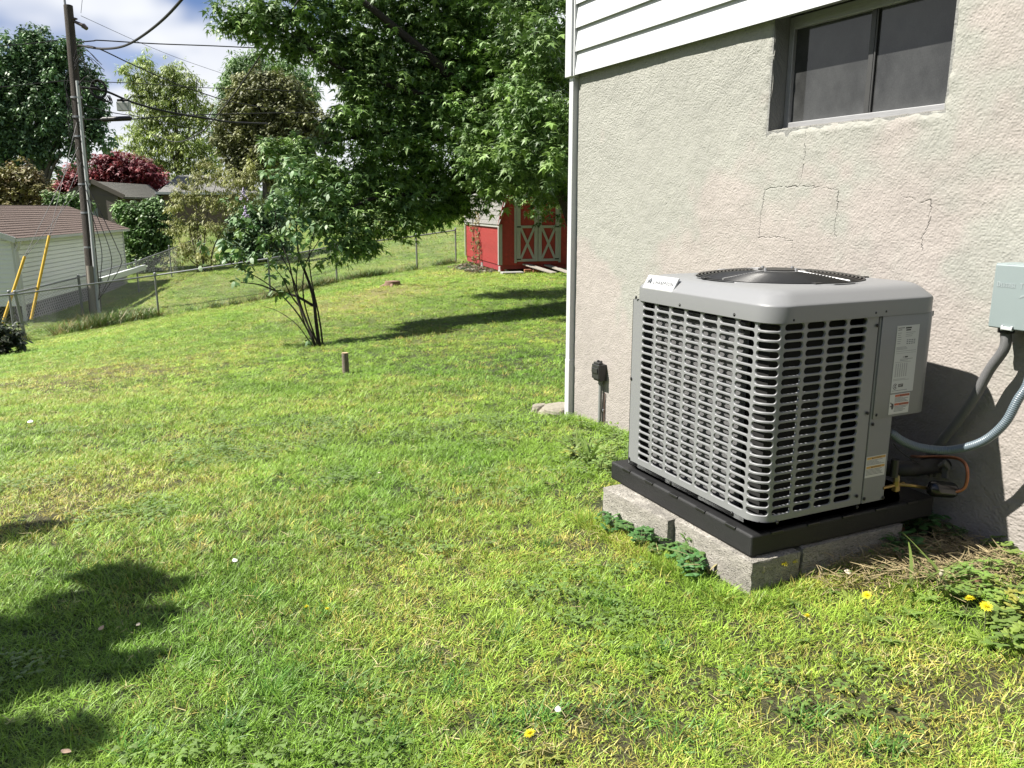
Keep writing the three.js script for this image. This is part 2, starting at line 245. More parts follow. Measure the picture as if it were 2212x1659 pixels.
  for (const [z0, z1, x] of [[W0 + 0.026, mid - 0.008, XF + 0.018], [mid + 0.008, W1 - 0.026, XF + 0.014]]) { const p = new THREE.PlaneGeometry(z1 - z0, 1.945 - WY0 - 0.03).rotateY(-Math.PI / 2).translate(x, (1.945 + WY0 + 0.03) / 2, (z0 + z1) / 2); obj('pane', p, glass(), win); }
  obj('mortar_bead', (() => { const gs = [], r = rng(9); for (let z = W0; z < W1; z += 0.03) gs.push(rbx(0.03 + r() * 0.012, 0.014 + r() * 0.006, 0.034, 0.005, XF - 0.008, WY0 + 0.004, z + 0.015, 1)); return gs; })(), std([0.42, 0.41, 0.38], 0.95, { bumpMap: rep(grain, 2), bumpScale: 0.004 }), win);
  // siding: each course a board of its own
  const S = [[0.0, 0.0], [0.0, 0.018], [0.0155, 0.128], [0.0155, 0.138], [0.02, 0.138], [0.006, 0.004]];
  const shape = new THREE.Shape(); S.forEach(([x, y], i) => (i ? shape.lineTo(x, y) : shape.moveTo(x, y)));
  const board = new THREE.ExtrudeGeometry(shape, { depth: 9.2, bevelEnabled: false, steps: 1 });
  for (let k = 0; k < 20; k++) share('siding_board', board, M.vinyl, house, [2.5605, YS + k * 0.128, WZ0 - 0.002], null);
  obj('starter_strip', [box3(2.582, 2.63, YS + 0.012, YS + 0.03, WZ0, 5), box3(2.583, 2.72, YS + 0.03, YS + 2.6, WZ0 + 0.004, 4.99)], std([0.35, 0.35, 0.35], 0.7), house);
  obj('corner_post', [rbx(0.062, 2.7, 0.07, 0.004, 2.574, YS + 1.343, WZ0 - 0.038), box3(2.556, 2.578, YS - 0.004, YS + 2.69, WZ0 - 0.003, WZ0 + 0.012)], M.vinylTrim, house);
  obj('corner_trim', [rbx(0.05, 1.71, 0.046, 0.006, 2.588, 1.104, WZ0 - 0.033)], M.vinylTrim, house);
  obj('corner_trim', [rbx(0.054, 0.62, 0.05, 0.006, 2.588, -0.066, WZ0 - 0.033), rbx(0.052, 0.012, 0.05, 0.003, 2.588, 0.248, WZ0 - 0.033)], M.vinylTrim, house);
  obj('side_wall', [box3(2.75, 9.2, YS, YS + 2.62, WZ0 - 0.03, WZ0 + 0.006)], M.vinyl, house);
  obj('roof', (() => { const s = new THREE.Shape(); s.moveTo(2.3, 4.5); s.lineTo(5.9, 6.2); s.lineTo(9.5, 4.5); s.lineTo(9.5, 4.66); s.lineTo(5.9, 6.4); s.lineTo(2.3, 4.66); return new THREE.ExtrudeGeometry(s, { depth: 9.9, bevelEnabled: false }).translate(0, 0, -4.6); })(), std([0.12, 0.11, 0.1], 0.9), house);
  rebase(house, [2.6, -0.1, -4.24]);
}

// ---------------------------------------------------------------- the air conditioning unit
const TH_AC = 0.0363, A0 = V3(1.6992, 0.234, -1.6797);
const font = await new FontLoader().loadAsync('fonts/droid/droid_sans_bold.typeface.json');
{
  const ac = thing('air_conditioner', 'grey outdoor air conditioning unit with slotted grille and round fan top', 'air conditioner', A0.toArray(), -TH_AC);
  const LZ = 0.7247, r = 0.06, L1 = LZ - r, ARC = r * Math.PI / 2, PH = 0.636;
  const path = (s) => { if (s <= L1) return { x: 0, z: -LZ + s, nx: -1, nz: 0 }; const a = (s - L1) / r; if (a < Math.PI / 2) return { x: r - r * Math.cos(a), z: -r + r * Math.sin(a), nx: -Math.cos(a), nz: Math.sin(a) }; return { x: r + s - L1 - ARC, z: 0, nx: 0, nz: 1 }; };
  const pos = [], nor = [], idx = [];
  const put = (s, y, depth, n) => { const p = path(s); pos.push(p.x - p.nx * depth, y, p.z - p.nz * depth); const [na, ny, ns] = n; nor.push(p.nx * na + p.nz * ns, ny, p.nz * na - p.nx * ns); return pos.length / 3 - 1; };
  const quad = (a, b, c, d) => idx.push(a, b, c, a, c, d);
  const strip = (s0, s1, y0, y1, ns) => { for (let k = 0; k < ns; k++) { const a = mix(s0, s1, k / ns), b = mix(s0, s1, (k + 1) / ns); quad(put(a, y0, 0, [1, 0, 0]), put(b, y0, 0, [1, 0, 0]), put(b, y1, 0, [1, 0, 0]), put(a, y1, 0, [1, 0, 0])); } };
  const cellW = 0.0857, s0 = 0.0565, cellH = 0.0274, y0 = 0.0333, SW = 0.0735, SH = 0.0198, NE = 9, NC = 7, END = s0 + 12 * cellW, SEND = 1.127;
  const ring = (hw, hh) => { const o = []; const rr = hh, sx = hw - rr; for (let k = 0; k < NE; k++) o.push([mix(-sx, sx, k / (NE - 1)), hh, 0, 1]); for (let k = 1; k < NC - 1; k++) { const a = Math.PI / 2 - Math.PI * k / (NC - 1); o.push([sx + rr * Math.cos(a), rr * Math.sin(a), Math.cos(a), Math.sin(a)]); } for (let k = 0; k < NE; k++) o.push([mix(sx, -sx, k / (NE - 1)), -hh, 0, -1]); for (let k = 1; k < NC - 1; k++) { const a = -Math.PI / 2 - Math.PI * k / (NC - 1); o.push([-sx + rr * Math.cos(a), rr * Math.sin(a), Math.cos(a), Math.sin(a)]); } return o; };
  const rIn = ring(SW / 2, SH / 2), rOut = ring(SW / 2 + 0.0016, SH / 2 + 0.0016), hw = cellW / 2, hh = cellH / 2;
  const rect = rIn.map(([x, y], i) => { const n1 = NE, n2 = NE + NC - 2, n3 = n2 + NE; if (i < n1) return [mix(-hw, hw, i / (NE - 1)), hh]; if (i < n2) return [hw, mix(hh, -hh, (i - n1 + 1) / (NC - 1))]; if (i < n3) return [mix(hw, -hw, (i - n2) / (NE - 1)), -hh]; return [-hw, mix(-hh, hh, (i - n3 + 1) / (NC - 1))]; });
  for (let c = 0; c < 12; c++) for (let q = 0; q < 22; q++) {
    const sc = s0 + (c + 0.5) * cellW, yc = y0 + (q + 0.5) * cellH, n = rIn.length;
    const A = rect.map(([x, y]) => put(sc + x, yc + y, 0, [1, 0, 0])), B = rOut.map(([x, y]) => put(sc + x, yc + y, 0, [1, 0, 0]));
    const B2 = rOut.map(([x, y, a, b]) => put(sc + x, yc + y, 0, [0.85, -b * 0.5, -a * 0.5])), C = rIn.map(([x, y, a, b]) => put(sc + x, yc + y, 0.0018, [0.4, -b * 0.92, -a * 0.92])), D = rIn.map(([x, y, a, b]) => put(sc + x * 0.985, yc + y * 0.97, 0.006, [0, -b, -a]));
    for (let i = 0; i < n; i++) { const j = (i + 1) % n; quad(A[j], A[i], B[i], B[j]); quad(B2[j], B2[i], C[i], C[j]); quad(C[j], C[i], D[i], D[j]); }
  }
  strip(0, s0, 0, PH, 2); strip(END, SEND, 0, PH, 2); strip(s0, END, 0, y0, 120); strip(s0, END, y0 + 22 * cellH, PH, 120);
  const g = new THREE.BufferGeometry(); g.setAttribute('position', new THREE.Float32BufferAttribute(pos, 3)); g.setAttribute('normal', new THREE.Float32BufferAttribute(nor, 3)); g.setIndex(idx);
  obj('grille', g, std([0.25, 0.255, 0.263], 0.42), ac);
  each('panel_edge', [box3(-0.0, 0.014, 0, PH, -LZ - 0.003, -LZ - 0.001), box3(0.428, 0.4315, 0, PH, -0.014, -0.001)], M.black, ac);
  // inside: coil, base, dark
  const fins = pixelTexture(512, 8, (i) => { const v = i % 8 < 4 ? 0.35 : 1; return [v, v, v]; }); const finR = fins.clone(); finR.repeat.set(6, 1); finR.needsUpdate = true;
  const finMat = std([0.3, 0.3, 0.305], 0.55, { metalness: 0.1, bumpMap: finR, bumpScale: 0.002 });
  const coil = obj('coil', [box3(0.03, 0.05, 0.02, 0.62, -0.64, -0.15)], finMat, ac);
  obj('coil_tube', (() => { const t = []; for (let k = 0; k < 11; k++) t.push(bar([0.0285, 0.05 + k * 0.0548, -0.64], [0.0285, 0.05 + k * 0.0548, -0.15], 0.005, 0.005, 6)); return t; })(), std([0.03, 0.03, 0.03], 0.6), coil);
  obj('inner_shell', [box3(0.06, 0.62, 0.002, 0.62, -0.68, -0.068), box3(0.016, 0.55, 0.0, 0.018, -0.7, -0.016)], M.void, ac);
  obj('back_panel', [box3(0.695, 0.7, 0, PH, -LZ, -0.2), box3(0.012, 0.695, 0, PH, -LZ, -LZ + 0.005), box3(0.44, 0.69, 0.62, PH, -0.3, -0.01)], M.paint, ac);
  { const p = plank([0.532, 0.155, -0.02], [0.698, 0.155, -0.2], 0.31, 0.003, V3(0, 0, 1)); obj('service_panel', plank([0.533, 0.16, -0.012], [0.697, 0.16, -0.205], 0.003, 0.31), M.paintDark, ac); }
  // right side: narrow post panel below, control box cover above
  obj('side_panel', [rbx(0.101, 0.62, 0.012, 0.003, 0.4835, 0.322, -0.005), bx(0.006, 0.62, 0.05, 0.533, 0.322, -0.03)], M.paint, ac);
  const cover = (() => { const s = new THREE.Shape(); const w = 0.254, R = 0.05; s.moveTo(0, 0); s.lineTo(w - R, 0); s.absarc(w - R, -R, R, Math.PI / 2, 0, true); s.lineTo(w, -0.2); s.lineTo(0, -0.2); s.closePath(); const e = new THREE.ExtrudeGeometry(s, { depth: 0.331, bevelEnabled: true, bevelThickness: 0.002, bevelSize: 0.002, bevelSegments: 2, curveSegments: 10 }); return toCreasedNormals(e.rotateX(-Math.PI / 2).scale(1, 1, -1).translate(0.443, 0.303, 0.003), 0.5); })();
  const control = obj('control_box', cover, M.paint, ac);
  obj('base_pan', (() => { const s = new THREE.Shape(); s.moveTo(0.002, 0.0); s.lineTo(0.608, 0.0); s.lineTo(0.7, -0.09); s.lineTo(0.7, -0.72); s.lineTo(0.002, -0.72); s.closePath(); return new THREE.ExtrudeGeometry(s, { depth: 0.016, bevelEnabled: true, bevelSize: 0.002, bevelThickness: 0.002, bevelSegments: 1 }).rotateX(-Math.PI / 2).scale(1, 1, -1).translate(0, -0.002, 0); })(), M.paint, ac);
  // top cover: lofted rounded square with a round opening
  const cx = 0.35, cz = -0.362, NT = 200;
  const rr = (th, hx, hz, rad) => { const c = Math.cos(th), s = Math.sin(th); let lo = 0, hi = 1; for (let k = 0; k < 26; k++) { const m = (lo + hi) / 2, x = Math.abs(c * m), z = Math.abs(s * m), qx = x - hx + rad, qz = z - hz + rad; const d = Math.hypot(Math.max(qx, 0), Math.max(qz, 0)) + Math.min(Math.max(qx, qz), 0) - rad; d < 0 ? (lo = m) : (hi = m); } return lo; };
  const rings = [[-0.004, 0.6355], [-0.004, 0.638], [-0.004, 0.682], [-0.001, 0.687], [0.003, 0.691], [0.024, 0.711], [0.033, 0.7185], [0.044, 0.7245], [0.06, 0.7285], [0.08, 0.7305]];
  const loft = []; for (const [inset, y] of rings) { const row = []; for (let k = 0; k < NT; k++) { const th = k / NT * Math.PI * 2 + 0.004, d = rr(th, 0.353 - inset, 0.3655 - inset, Math.max(0.03, 0.075 - inset * 0.4)); row.push([cx + d * Math.cos(th), y, cz + d * Math.sin(th)]); } loft.push(row); }
  for (const [rad, y] of [[0.29, 0.7335], [0.281, 0.7335], [0.276, 0.73], [0.274, 0.71]]) loft.push(Array.from({ length: NT }, (_, k) => { const th = k / NT * Math.PI * 2 + 0.004; return [cx + rad * Math.cos(th), y, cz + rad * Math.sin(th)]; }));
  { const p = [], ix = []; loft.forEach((row, j) => row.forEach((v, k) => { p.push(...v); if (j) { const a = (j - 1) * NT + k, b = (j - 1) * NT + (k + 1) % NT; ix.push(a, a + NT, b, b, a + NT, b + NT); } })); const t = new THREE.BufferGeometry(); t.setAttribute('position', new THREE.Float32BufferAttribute(p, 3)); t.setIndex(ix); t.computeVertexNormals(); obj('top_cover', t, M.paint, ac); }
  // fan guard, motor mount, fan
  const guard = [], ringAt = (rad, y, th) => new THREE.TorusGeometry(rad, th, 5, 72).rotateX(Math.PI / 2).translate(cx, y, cz);
  for (let k = 0; k < 17; k++) { const f = k / 16, rad = mix(0.075, 0.272, f); guard.push(ringAt(rad, 0.735 + 0.018 * (1 - f * f), 0.0034)); }
  for (let k = 0; k < 24; k++) { const a = k / 24 * Math.PI * 2 + 0.1; guard.push(tube([0.075, 0.15, 0.22, 0.272].map((q) => [cx + q * Math.cos(a), 0.7315 + 0.018 * (1 - ((q - 0.075) / 0.197) ** 2), cz + q * Math.sin(a)]), 0.0018, 8, 5)); }
  obj('fan_guard', guard, std([0.02, 0.02, 0.02], 0.35), ac);
  each('guard_clip', [0.6, 1.9, 3.3, 4.8].map((a) => rbx(0.03, 0.006, 0.02, 0.002, cx + 0.278 * Math.cos(a), 0.735, cz + 0.278 * Math.sin(a), 1)), M.black, ac);
  const mount = obj('motor_mount', [...[3.0, 4.57, 6.14, 1.43].map((a) => bar([cx + 0.08 * Math.cos(a), 0.7565, cz + 0.08 * Math.sin(a)], [cx + 0.276 * Math.cos(a), 0.7385, cz + 0.276 * Math.sin(a)], 0.0036)), cyl(0.085, 0.085, 0.004, 40, cx, 0.754, cz)], M.steel, ac);
  each('bolt', [3.0, 4.57, 6.14, 1.43].map((a) => cyl(0.006, 0.005, 0.01, 8, cx + 0.07 * Math.cos(a), 0.761, cz + 0.07 * Math.sin(a))), M.steel, mount);
  obj('fan_shroud', [new THREE.CylinderGeometry(0.275, 0.27, 0.2, 64, 1, true).translate(cx, 0.63, cz), cyl(0.27, 0.27, 0.004, 48, cx, 0.53, cz)], M.void, ac);
  const fan = obj('fan', [0, 1, 2].map((k) => { const s = new THREE.Shape(); s.moveTo(0.05, -0.03); s.quadraticCurveTo(0.16, -0.12, 0.255, -0.09); s.lineTo(0.25, 0.09); s.quadraticCurveTo(0.15, 0.09, 0.05, 0.04); const e = new THREE.ExtrudeGeometry(s, { depth: 0.004, bevelEnabled: false }).rotateX(-Math.PI / 2 + 0.3).rotateY(k * 2.094 + 0.3); return e.translate(cx, 0.68, cz); }), std([0.04, 0.04, 0.042], 0.4), ac);
  obj('motor', cyl(0.07, 0.07, 0.11, 24, cx, 0.705, cz), M.black, fan);
  // screws
  const screw = mergeGeometries([new THREE.SphereGeometry(0.0042, 10, 6), cyl(0.0058, 0.0058, 0.002, 12).rotateX(Math.PI / 2)].map((q) => q.toNonIndexed()));
  const onLeft = [[-0.7, 0.645], [-0.435, 0.645], [-0.16, 0.645], [-0.722, 0.335], [-0.718, 0.02], [-0.45, 0.009], [-0.12, 0.012]], onRight = [[0.072, 0.645], [0.405, 0.648], [0.449, 0.65], [0.421, 0.607], [0.416, 0.325], [0.455, 0.315], [0.445, 0.285], [0.405, 0.047], [0.44, 0.032], [0.528, 0.022], [0.07, 0.014], [0.41, 0.008]];
  for (const [z, y] of onLeft) share('screw', screw, M.black, ac, [y > 0.637 ? -0.006 : -0.002, y, z], [0, -Math.PI / 2, 0]);
  for (const [x, y] of onRight) share('screw', screw, M.black, ac, [x, y, y > 0.637 ? 0.006 : 0.004], null);
  share('screw', screw, M.black, ac, [0.706, 0.66, -0.05], [0, Math.PI / 2, 0]);
  // badge and labels
  const badge = canvasTexture(1024, 320, (c, w, h) => {
    c.fillStyle = '#f4f5f6'; c.fillRect(0, 0, w, h); c.strokeStyle = '#3c4248'; c.lineWidth = 20;
    c.beginPath(); c.moveTo(110, 208); c.quadraticCurveTo(66, 160, 104, 110); c.stroke(); c.beginPath(); c.moveTo(196, 104); c.quadraticCurveTo(240, 160, 186, 212); c.stroke();
    c.lineWidth = 24; c.beginPath(); c.moveTo(120, 200); c.quadraticCurveTo(104, 138, 152, 74); c.quadraticCurveTo(206, 130, 180, 206); c.stroke(); c.beginPath(); c.moveTo(140, 176); c.lineTo(152, 134); c.lineTo(168, 180); c.stroke(); c.fillStyle = '#b9bdc2'; c.beginPath(); c.moveTo(124, 214); c.quadraticCurveTo(152, 262, 180, 214); c.fill();
    c.fillStyle = '#2d3338'; c.font = 'bold 118px sans-serif'; c.setTransform(1.13, 0, 0, 0.92, 0, 0); c.fillText('CHAMPION', 236, 214); c.setTransform(1, 0, 0, 1, 0, 0);
    c.fillStyle = '#a4a9ae'; for (let k = 0; k < 44; k++) c.fillRect(330 + k * 12, 236, 8, 11);
  });
  const badgePart = new THREE.Group(); badgePart.name = 'badge'; badgePart.position.set(0.0095, 0.7045, -0.572); badgePart.rotation.set(0, -Math.PI / 2, 0); ac.add(badgePart);
  { const tilt = new THREE.Matrix4().makeRotationX(-0.52); const plate = new RoundedBoxGeometry(0.18, 0.057, 0.009, 3, 0.004).applyMatrix4(tilt); obj('plate', plate, std([0.5, 0.51, 0.52], 0.3), badgePart); const face = new THREE.PlaneGeometry(0.172, 0.05).translate(0, 0, 0.0052).applyMatrix4(tilt); obj('face', face, std([0.62, 0.62, 0.62], 0.35, { map: badge }), badgePart); }
  const printed = (c, x, y, w, lines, h, g2 = 4) => { for (let k = 0; k < lines; k++) { c.fillRect(x, y + k * (h + g2), w * (0.55 + 0.45 * Math.abs(noise(k * 3.3, x + y))), h); } };
  const L1t = canvasTexture(420, 900, (c, w, h) => {
    c.fillStyle = '#dfe1e2'; c.fillRect(0, 0, w, h); c.fillStyle = '#2b2d30'; printed(c, 20, 24, 130, 2, 9, 16); c.fillRect(160, 22, 110, 20); c.fillRect(170, 52, 90, 18);
    c.fillStyle = '#777b80'; printed(c, 20, 92, 90, 6, 6, 22); printed(c, 170, 92, 220, 3, 5, 20); printed(c, 20, 282, 250, 3, 5, 10); for (let k = 0; k < 3; k++) for (let q = 0; q < 4; q++) c.fillRect(200 + q * 44, 190 + k * 24, 32, 12); c.fillRect(20, 338, 380, 4); c.fillRect(20, 366, 380, 3);
    c.fillStyle = '#26282b'; c.font = 'bold 30px sans-serif'; c.fillRect(160, 418, 26, 8); c.fillRect(196, 412, 60, 20); c.fillStyle = '#777b80'; printed(c, 110, 446, 270, 2, 6, 12); printed(c, 20, 486, 330, 1, 4); for (let q = 0; q < 6; q++) for (let k = 0; k < 14; k++) c.fillRect(40 + q * 40, 508 + k * 13, 22, 6); printed(c, 20, 714, 380, 2, 4, 12);
    c.strokeStyle = '#1c1d20'; c.lineWidth = 8; c.beginPath(); c.arc(70, 815, 36, 0.5, 5.8); c.stroke(); c.beginPath(); c.arc(74, 815, 18, 0.5, 5.8); c.stroke(); c.fillStyle = '#1c1d20'; c.fillRect(76, 796, 8, 40); c.fillRect(130, 786, 90, 42); c.fillStyle = '#e8e8e8'; c.fillRect(140, 797, 70, 5); c.fillRect(140, 811, 50, 5); c.fillStyle = '#8b9096'; printed(c, 20, 868, 380, 1, 8);
  });
  const warn = (top, picture) => canvasTexture(400, 380, (c, w, h) => {
    c.fillStyle = '#e6e6e4'; c.fillRect(0, 0, w, h); const x0 = picture ? 100 : 12;
    for (const y of [10, 176]) { c.fillStyle = top; c.fillRect(x0, y, w - x0 - 12, 44); c.fillStyle = '#201c18'; c.beginPath(); c.moveTo(x0 + 96, y + 38); c.lineTo(x0 + 116, y + 6); c.lineTo(x0 + 136, y + 38); c.fill(); c.font = 'bold 32px sans-serif'; c.fillText('WARNING', x0 + 140, y + 34); }
    c.fillStyle = '#55585c'; printed(c, x0, 66, w - x0 - 16, 5, 8, 12); printed(c, x0, 234, w - x0 - 16, 5, 9, 14);
    if (picture) { c.strokeStyle = '#151515'; c.lineWidth = 18; c.beginPath(); c.moveTo(20, 150); c.lineTo(60, 200); c.lineTo(18, 236); c.stroke(); c.fillStyle = '#151515'; c.beginPath(); c.ellipse(66, 230, 24, 60, 0, 0, 7); c.fill(); }
  });
  const decal = (name, w, h, x, y, z, t, parent) => obj(name, rbx(w, h, 0.0006, 0.0002, x, y, z - 0.0004, 1), std([0.55, 0.55, 0.55], 0.4), parent) && obj(name, new THREE.PlaneGeometry(w - 0.001, h - 0.001).translate(x, y, z + 0.0003), std([0.8, 0.8, 0.8], 0.4, { map: t }), parent);
  decal('rating_label', 0.102, 0.219, 0.5585, 0.4905, 0.0058, L1t, control);
  decal('warning_label', 0.092, 0.067, 0.553, 0.343, 0.0058, warn('#d2622b', true), control);
  decal('caution_label', 0.09, 0.072, 0.4785, 0.139, 0.0018, warn('#e0ae4a', false), ac);
}
// pad and blocks under it
{
  const pad = thing('equipment_pad', 'black plastic pad lying under the air conditioning unit', 'pad', [1.6732, 0.147, -1.678], -TH_AC);
  const g = new THREE.BoxGeometry(0.813, 0.07, 0.813, 40, 4, 40).translate(0.4065, 0.035, -0.4065), p = g.attributes.position;
  for (let i = 0; i < p.count; i++) { const x = p.getX(i), y = p.getY(i), z = p.getZ(i); p.setXYZ(i, x + 0.002 * noise(z * 9, y * 20), y - (y > 0.06 ? 0.002 * Math.abs(noise(x * 12, z * 12)) : 0), z + 0.002 * noise(x * 9, y * 20 + 5)); }
  obj('slab', new RoundedBoxGeometry(0.813, 0.072, 0.813, 4, 0.009).translate(0.4065, 0.036, -0.4065), M.blackRubber, pad);
  const notch = rbx(0.05, 0.01, 0.022, 0.003, 0, 0, 0, 1);
  for (let k = 0; k < 5; k++) { share('edge_notch', notch, M.black, pad, [0.1 + k * 0.15, 0.068, -0.0075], null); share('edge_notch', notch, M.black, pad, [0.0075, 0.068, -0.1 - k * 0.15], [0, Math.PI / 2, 0]); }
  each('riser', [cyl(0.03, 0.03, 0.012, 12, 0.08, 0.076, -0.08), cyl(0.03, 0.03, 0.012, 12, 0.08, 0.076, -0.7), cyl(0.03, 0.03, 0.012, 12, 0.66, 0.076, -0.7), cyl(0.03, 0.03, 0.012, 12, 0.66, 0.076, -0.08)], M.black, pad);
  const concrete = (() => { const t = pixelTexture(512, 512, (i, j) => { const f = 0.5 + 0.5 * noise(i * 0.3, j * 0.55), s = noise(i * 0.12 + 80, j * 0.22) > 0.55 ? 0.55 : noise(i * 0.1, j * 0.19 + 60) > 0.6 ? 1.25 : 1, v = (0.5 + 0.34 * f + 0.4 * fbm(i * 0.011, j * 0.018, 4) + 0.12 * (j / 512)) * s; return [v, v * 0.985, v * 0.94]; }); return std([0.5, 0.475, 0.435], 0.95, { map: t, bumpMap: t, bumpScale: 0.008 }); })();
  const block = (label, p, turn, lx, lz, h) => {
    const t = thing('concrete_block', label, 'concrete block', p, turn, 'concrete blocks under the black pad');
    const b = new THREE.BoxGeometry(lx, h, lz, Math.round(lx / 0.012), Math.round(h / 0.012), Math.round(lz / 0.012)).translate(0, h / 2, 0), q = b.attributes.position;
    for (let i = 0; i < q.count; i++) { const x = q.getX(i), y = q.getY(i), z = q.getZ(i), e = Math.max(Math.abs(Math.abs(x) - lx / 2) < 0.001 ? 1 : 0) + (Math.abs(Math.abs(z) - lz / 2) < 0.001 ? 1 : 0) + (y > h - 0.001 ? 1 : 0); const k = e > 1 ? 0.93 + 0.015 * noise(x * 60 + p[0] * 9, y * 60 + z * 60) : 1, w = 0.0016 * noise(x * 70 + y * 40 + p[2] * 7, z * 70 - y * 50); q.setXYZ(i, x - Math.sign(x) * (e > 1 ? 0.0025 + 0.002 * Math.abs(noise(y * 80 + z * 90, x * 3)) : 0) + (Math.abs(Math.abs(x) - lx / 2) < 0.001 ? w : 0), y - (e > 1 && y > h - 0.001 ? 0.0025 + 0.002 * Math.abs(noise(x * 80, z * 80)) : 0) + (y > h - 0.001 ? w * 0.6 : 0), z - Math.sign(z) * (e > 1 ? 0.0025 : 0) + (Math.abs(Math.abs(z) - lz / 2) < 0.001 ? w : 0)); }
    b.computeVertexNormals(); obj('block', mergeVertices(b), concrete, t); return t;
  };
  block('weathered concrete block under the far left end of the black pad', [1.73, -0.048, -2.238], 0.035, 0.2, 0.388, 0.193);
  block('pale concrete block under the black pad, its end facing the dandelions', [1.764, -0.048, -1.852], -0.03, 0.2, 0.4, 0.193);
  block('shaded concrete block under the wall side of the black pad', [2.11, -0.045, -1.75], -0.02, 0.46, 0.19, 0.19);
}

// ---------------------------------------------------------------- fittings on the wall and behind the unit
{
  const d = thing('disconnect_box', 'pale grey electrical box with raised lettering on the stucco at the edge', 'electrical box', [2.6, 0.83, -1.46]);
  const grey = std([0.27, 0.325, 0.325], 0.5, { bumpMap: rep(grain, 3), bumpScale: 0.0003 });
  obj('enclosure', [rbx(0.098, 0.19, 0.17, 0.004, -0.047, 0.096, 0)], grey, d);
  const lid = obj('cover', [rbx(0.022, 0.2, 0.178, 0.005, -0.094, 0.096, 0), rbx(0.09, 0.006, 0.178, 0.002, -0.055, 0.196, 0)], grey, d);
  const tx = new TextGeometry('D', { font, size: 0.0165, depth: 0.0016, curveSegments: 5 }), tx2 = new TextGeometry('IVERSI', { font, size: 0.0125, depth: 0.0016, curveSegments: 5 }), tx3 = new TextGeometry('T', { font, size: 0.0165, depth: 0.0016 }), tx4 = new TextGeometry('ECH', { font, size: 0.0125, depth: 0.0016, curveSegments: 5 });
  let x = 0; const word = []; for (const t of [tx, tx2, tx3, tx4]) { t.computeBoundingBox(); t.translate(x, 0, 0); x += t.boundingBox.max.x * 0.98 + 0.0012; word.push(t); }
  const sw = new THREE.Shape(); sw.moveTo(0.092, -0.022); sw.quadraticCurveTo(0.115, -0.014, 0.14, 0.004); sw.quadraticCurveTo(0.112, -0.022, 0.088, -0.03); word.push(new THREE.ExtrudeGeometry(sw, { depth: 0.0016, bevelEnabled: false }));
  obj('raised_lettering', word.map((t) => t.scale(0.86, 1, 1).rotateY(-Math.PI / 2).translate(-0.1045, 0.126, -0.077)), std([0.36, 0.41, 0.42], 0.45), lid);
  obj('latch', [rbx(0.014, 0.01, 0.036, 0.002, -0.106, -0.001, -0.025), rbx(0.006, 0.016, 0.006, 0.001, -0.108, 0.0, -0.04), rbx(0.006, 0.016, 0.006, 0.001, -0.108, 0.0, -0.01)], std([0.6, 0.63, 0.63], 0.4), d);
  each('conduit_hub', [cyl(0.024, 0.024, 0.016, 20, -0.068, -0.012, -0.05), cyl(0.021, 0.021, 0.014, 20, -0.05, -0.011, 0.04)], M.black, d);
  const pv = thing('rigid_conduit', 'smooth grey conduit curving from the electrical box down behind the unit', 'conduit', [2.53, 0.3, -1.6]);
  obj('pipe', tube([[2.532, 0.815, -1.51], [2.53, 0.76, -1.507], onX(2123 + 14, 800, 2.53), onX(2103, 862, 2.53), onX(2068, 912, 2.535), onX(2020, 970, 2.54), onX(1975, 1025, 2.55)], 0.0165, 60, 14), M.pvc, pv); rebase(pv, [2.53, 0.4, -1.62]); pv.position.set(2.53, 0.4, -1.62);
  const fx = thing('flexible_conduit', 'ribbed blue grey flexible conduit looping from the unit up to the right', 'conduit', [0, 0, 0]);
  const fp = [V3(2.2, 0.5, -1.78), onX(1925, 936, 2.27), onX(1945, 950, 2.3), onX(1985, 966, 2.36), onX(2050, 972, 2.42), onX(2120, 955, 2.455), onX(2170, 915, 2.47), onX(2200, 862, 2.485), V3(2.5, 0.66, -1.405), V3(2.52, 0.75, -1.408), V3(2.55, 0.83, -1.42)];
  const cv = new THREE.CatmullRomCurve3(fp), len = cv.getLength(), seg = Math.round(len / 0.00115), g = new THREE.TubeGeometry(cv, seg, 0.0145, 14), p = g.attributes.position;
  for (let i = 0; i <= seg; i++) { const q = cv.getPointAt(i / seg), k = 1 - 0.075 * (0.5 + 0.5 * Math.cos(i * 1.15)); for (let j = 0; j <= 14; j++) { const n = i * 15 + j; p.setXYZ(n, q.x + (p.getX(n) - q.x) * k, q.y + (p.getY(n) - q.y) * k, q.z + (p.getZ(n) - q.z) * k); } }
  g.computeVertexNormals(); obj('jacket', g, std([0.15, 0.19, 0.22], 0.3), fx); obj('connector', [tube([fp[0], fp[1]], 0.018, 4, 14)], M.paintDark, fx); rebase(fx, [2.4, 0.4, -1.6]);
  // refrigerant lines
  const K = (x, y) => [(2500 + x / 1.659) / 1.38879, (750 + y / 1.659) / 1.38879], on = (x, y, X) => onX(...K(x, y), X);
  const ll = thing('liquid_line', 'thin copper line looping from the round filter drier in the shade by the wall', 'pipe');
  obj('copper_pipe', [tube([on(578, 1201, 2.44), on(625, 1200, 2.46), on(655, 1180, 2.47), on(668, 1130, 2.475), on(662, 1075, 2.48), on(630, 1042, 2.485), on(570, 1031, 2.49), on(455, 1030, 2.51), on(380, 1026, 2.62)], 0.0055, 60, 10)], M.copper, ll);
  obj('pipe', [tube([on(330, 1168, 2.3), on(400, 1174, 2.34), on(470, 1186, 2.4), on(510, 1190, 2.41)], 0.006, 20, 8)], M.brass, ll); rebase(ll, [2.44, 0.25, -1.58]);
  const dr = thing('filter_drier', 'round black filter drier joining the copper line behind the pad', 'filter');
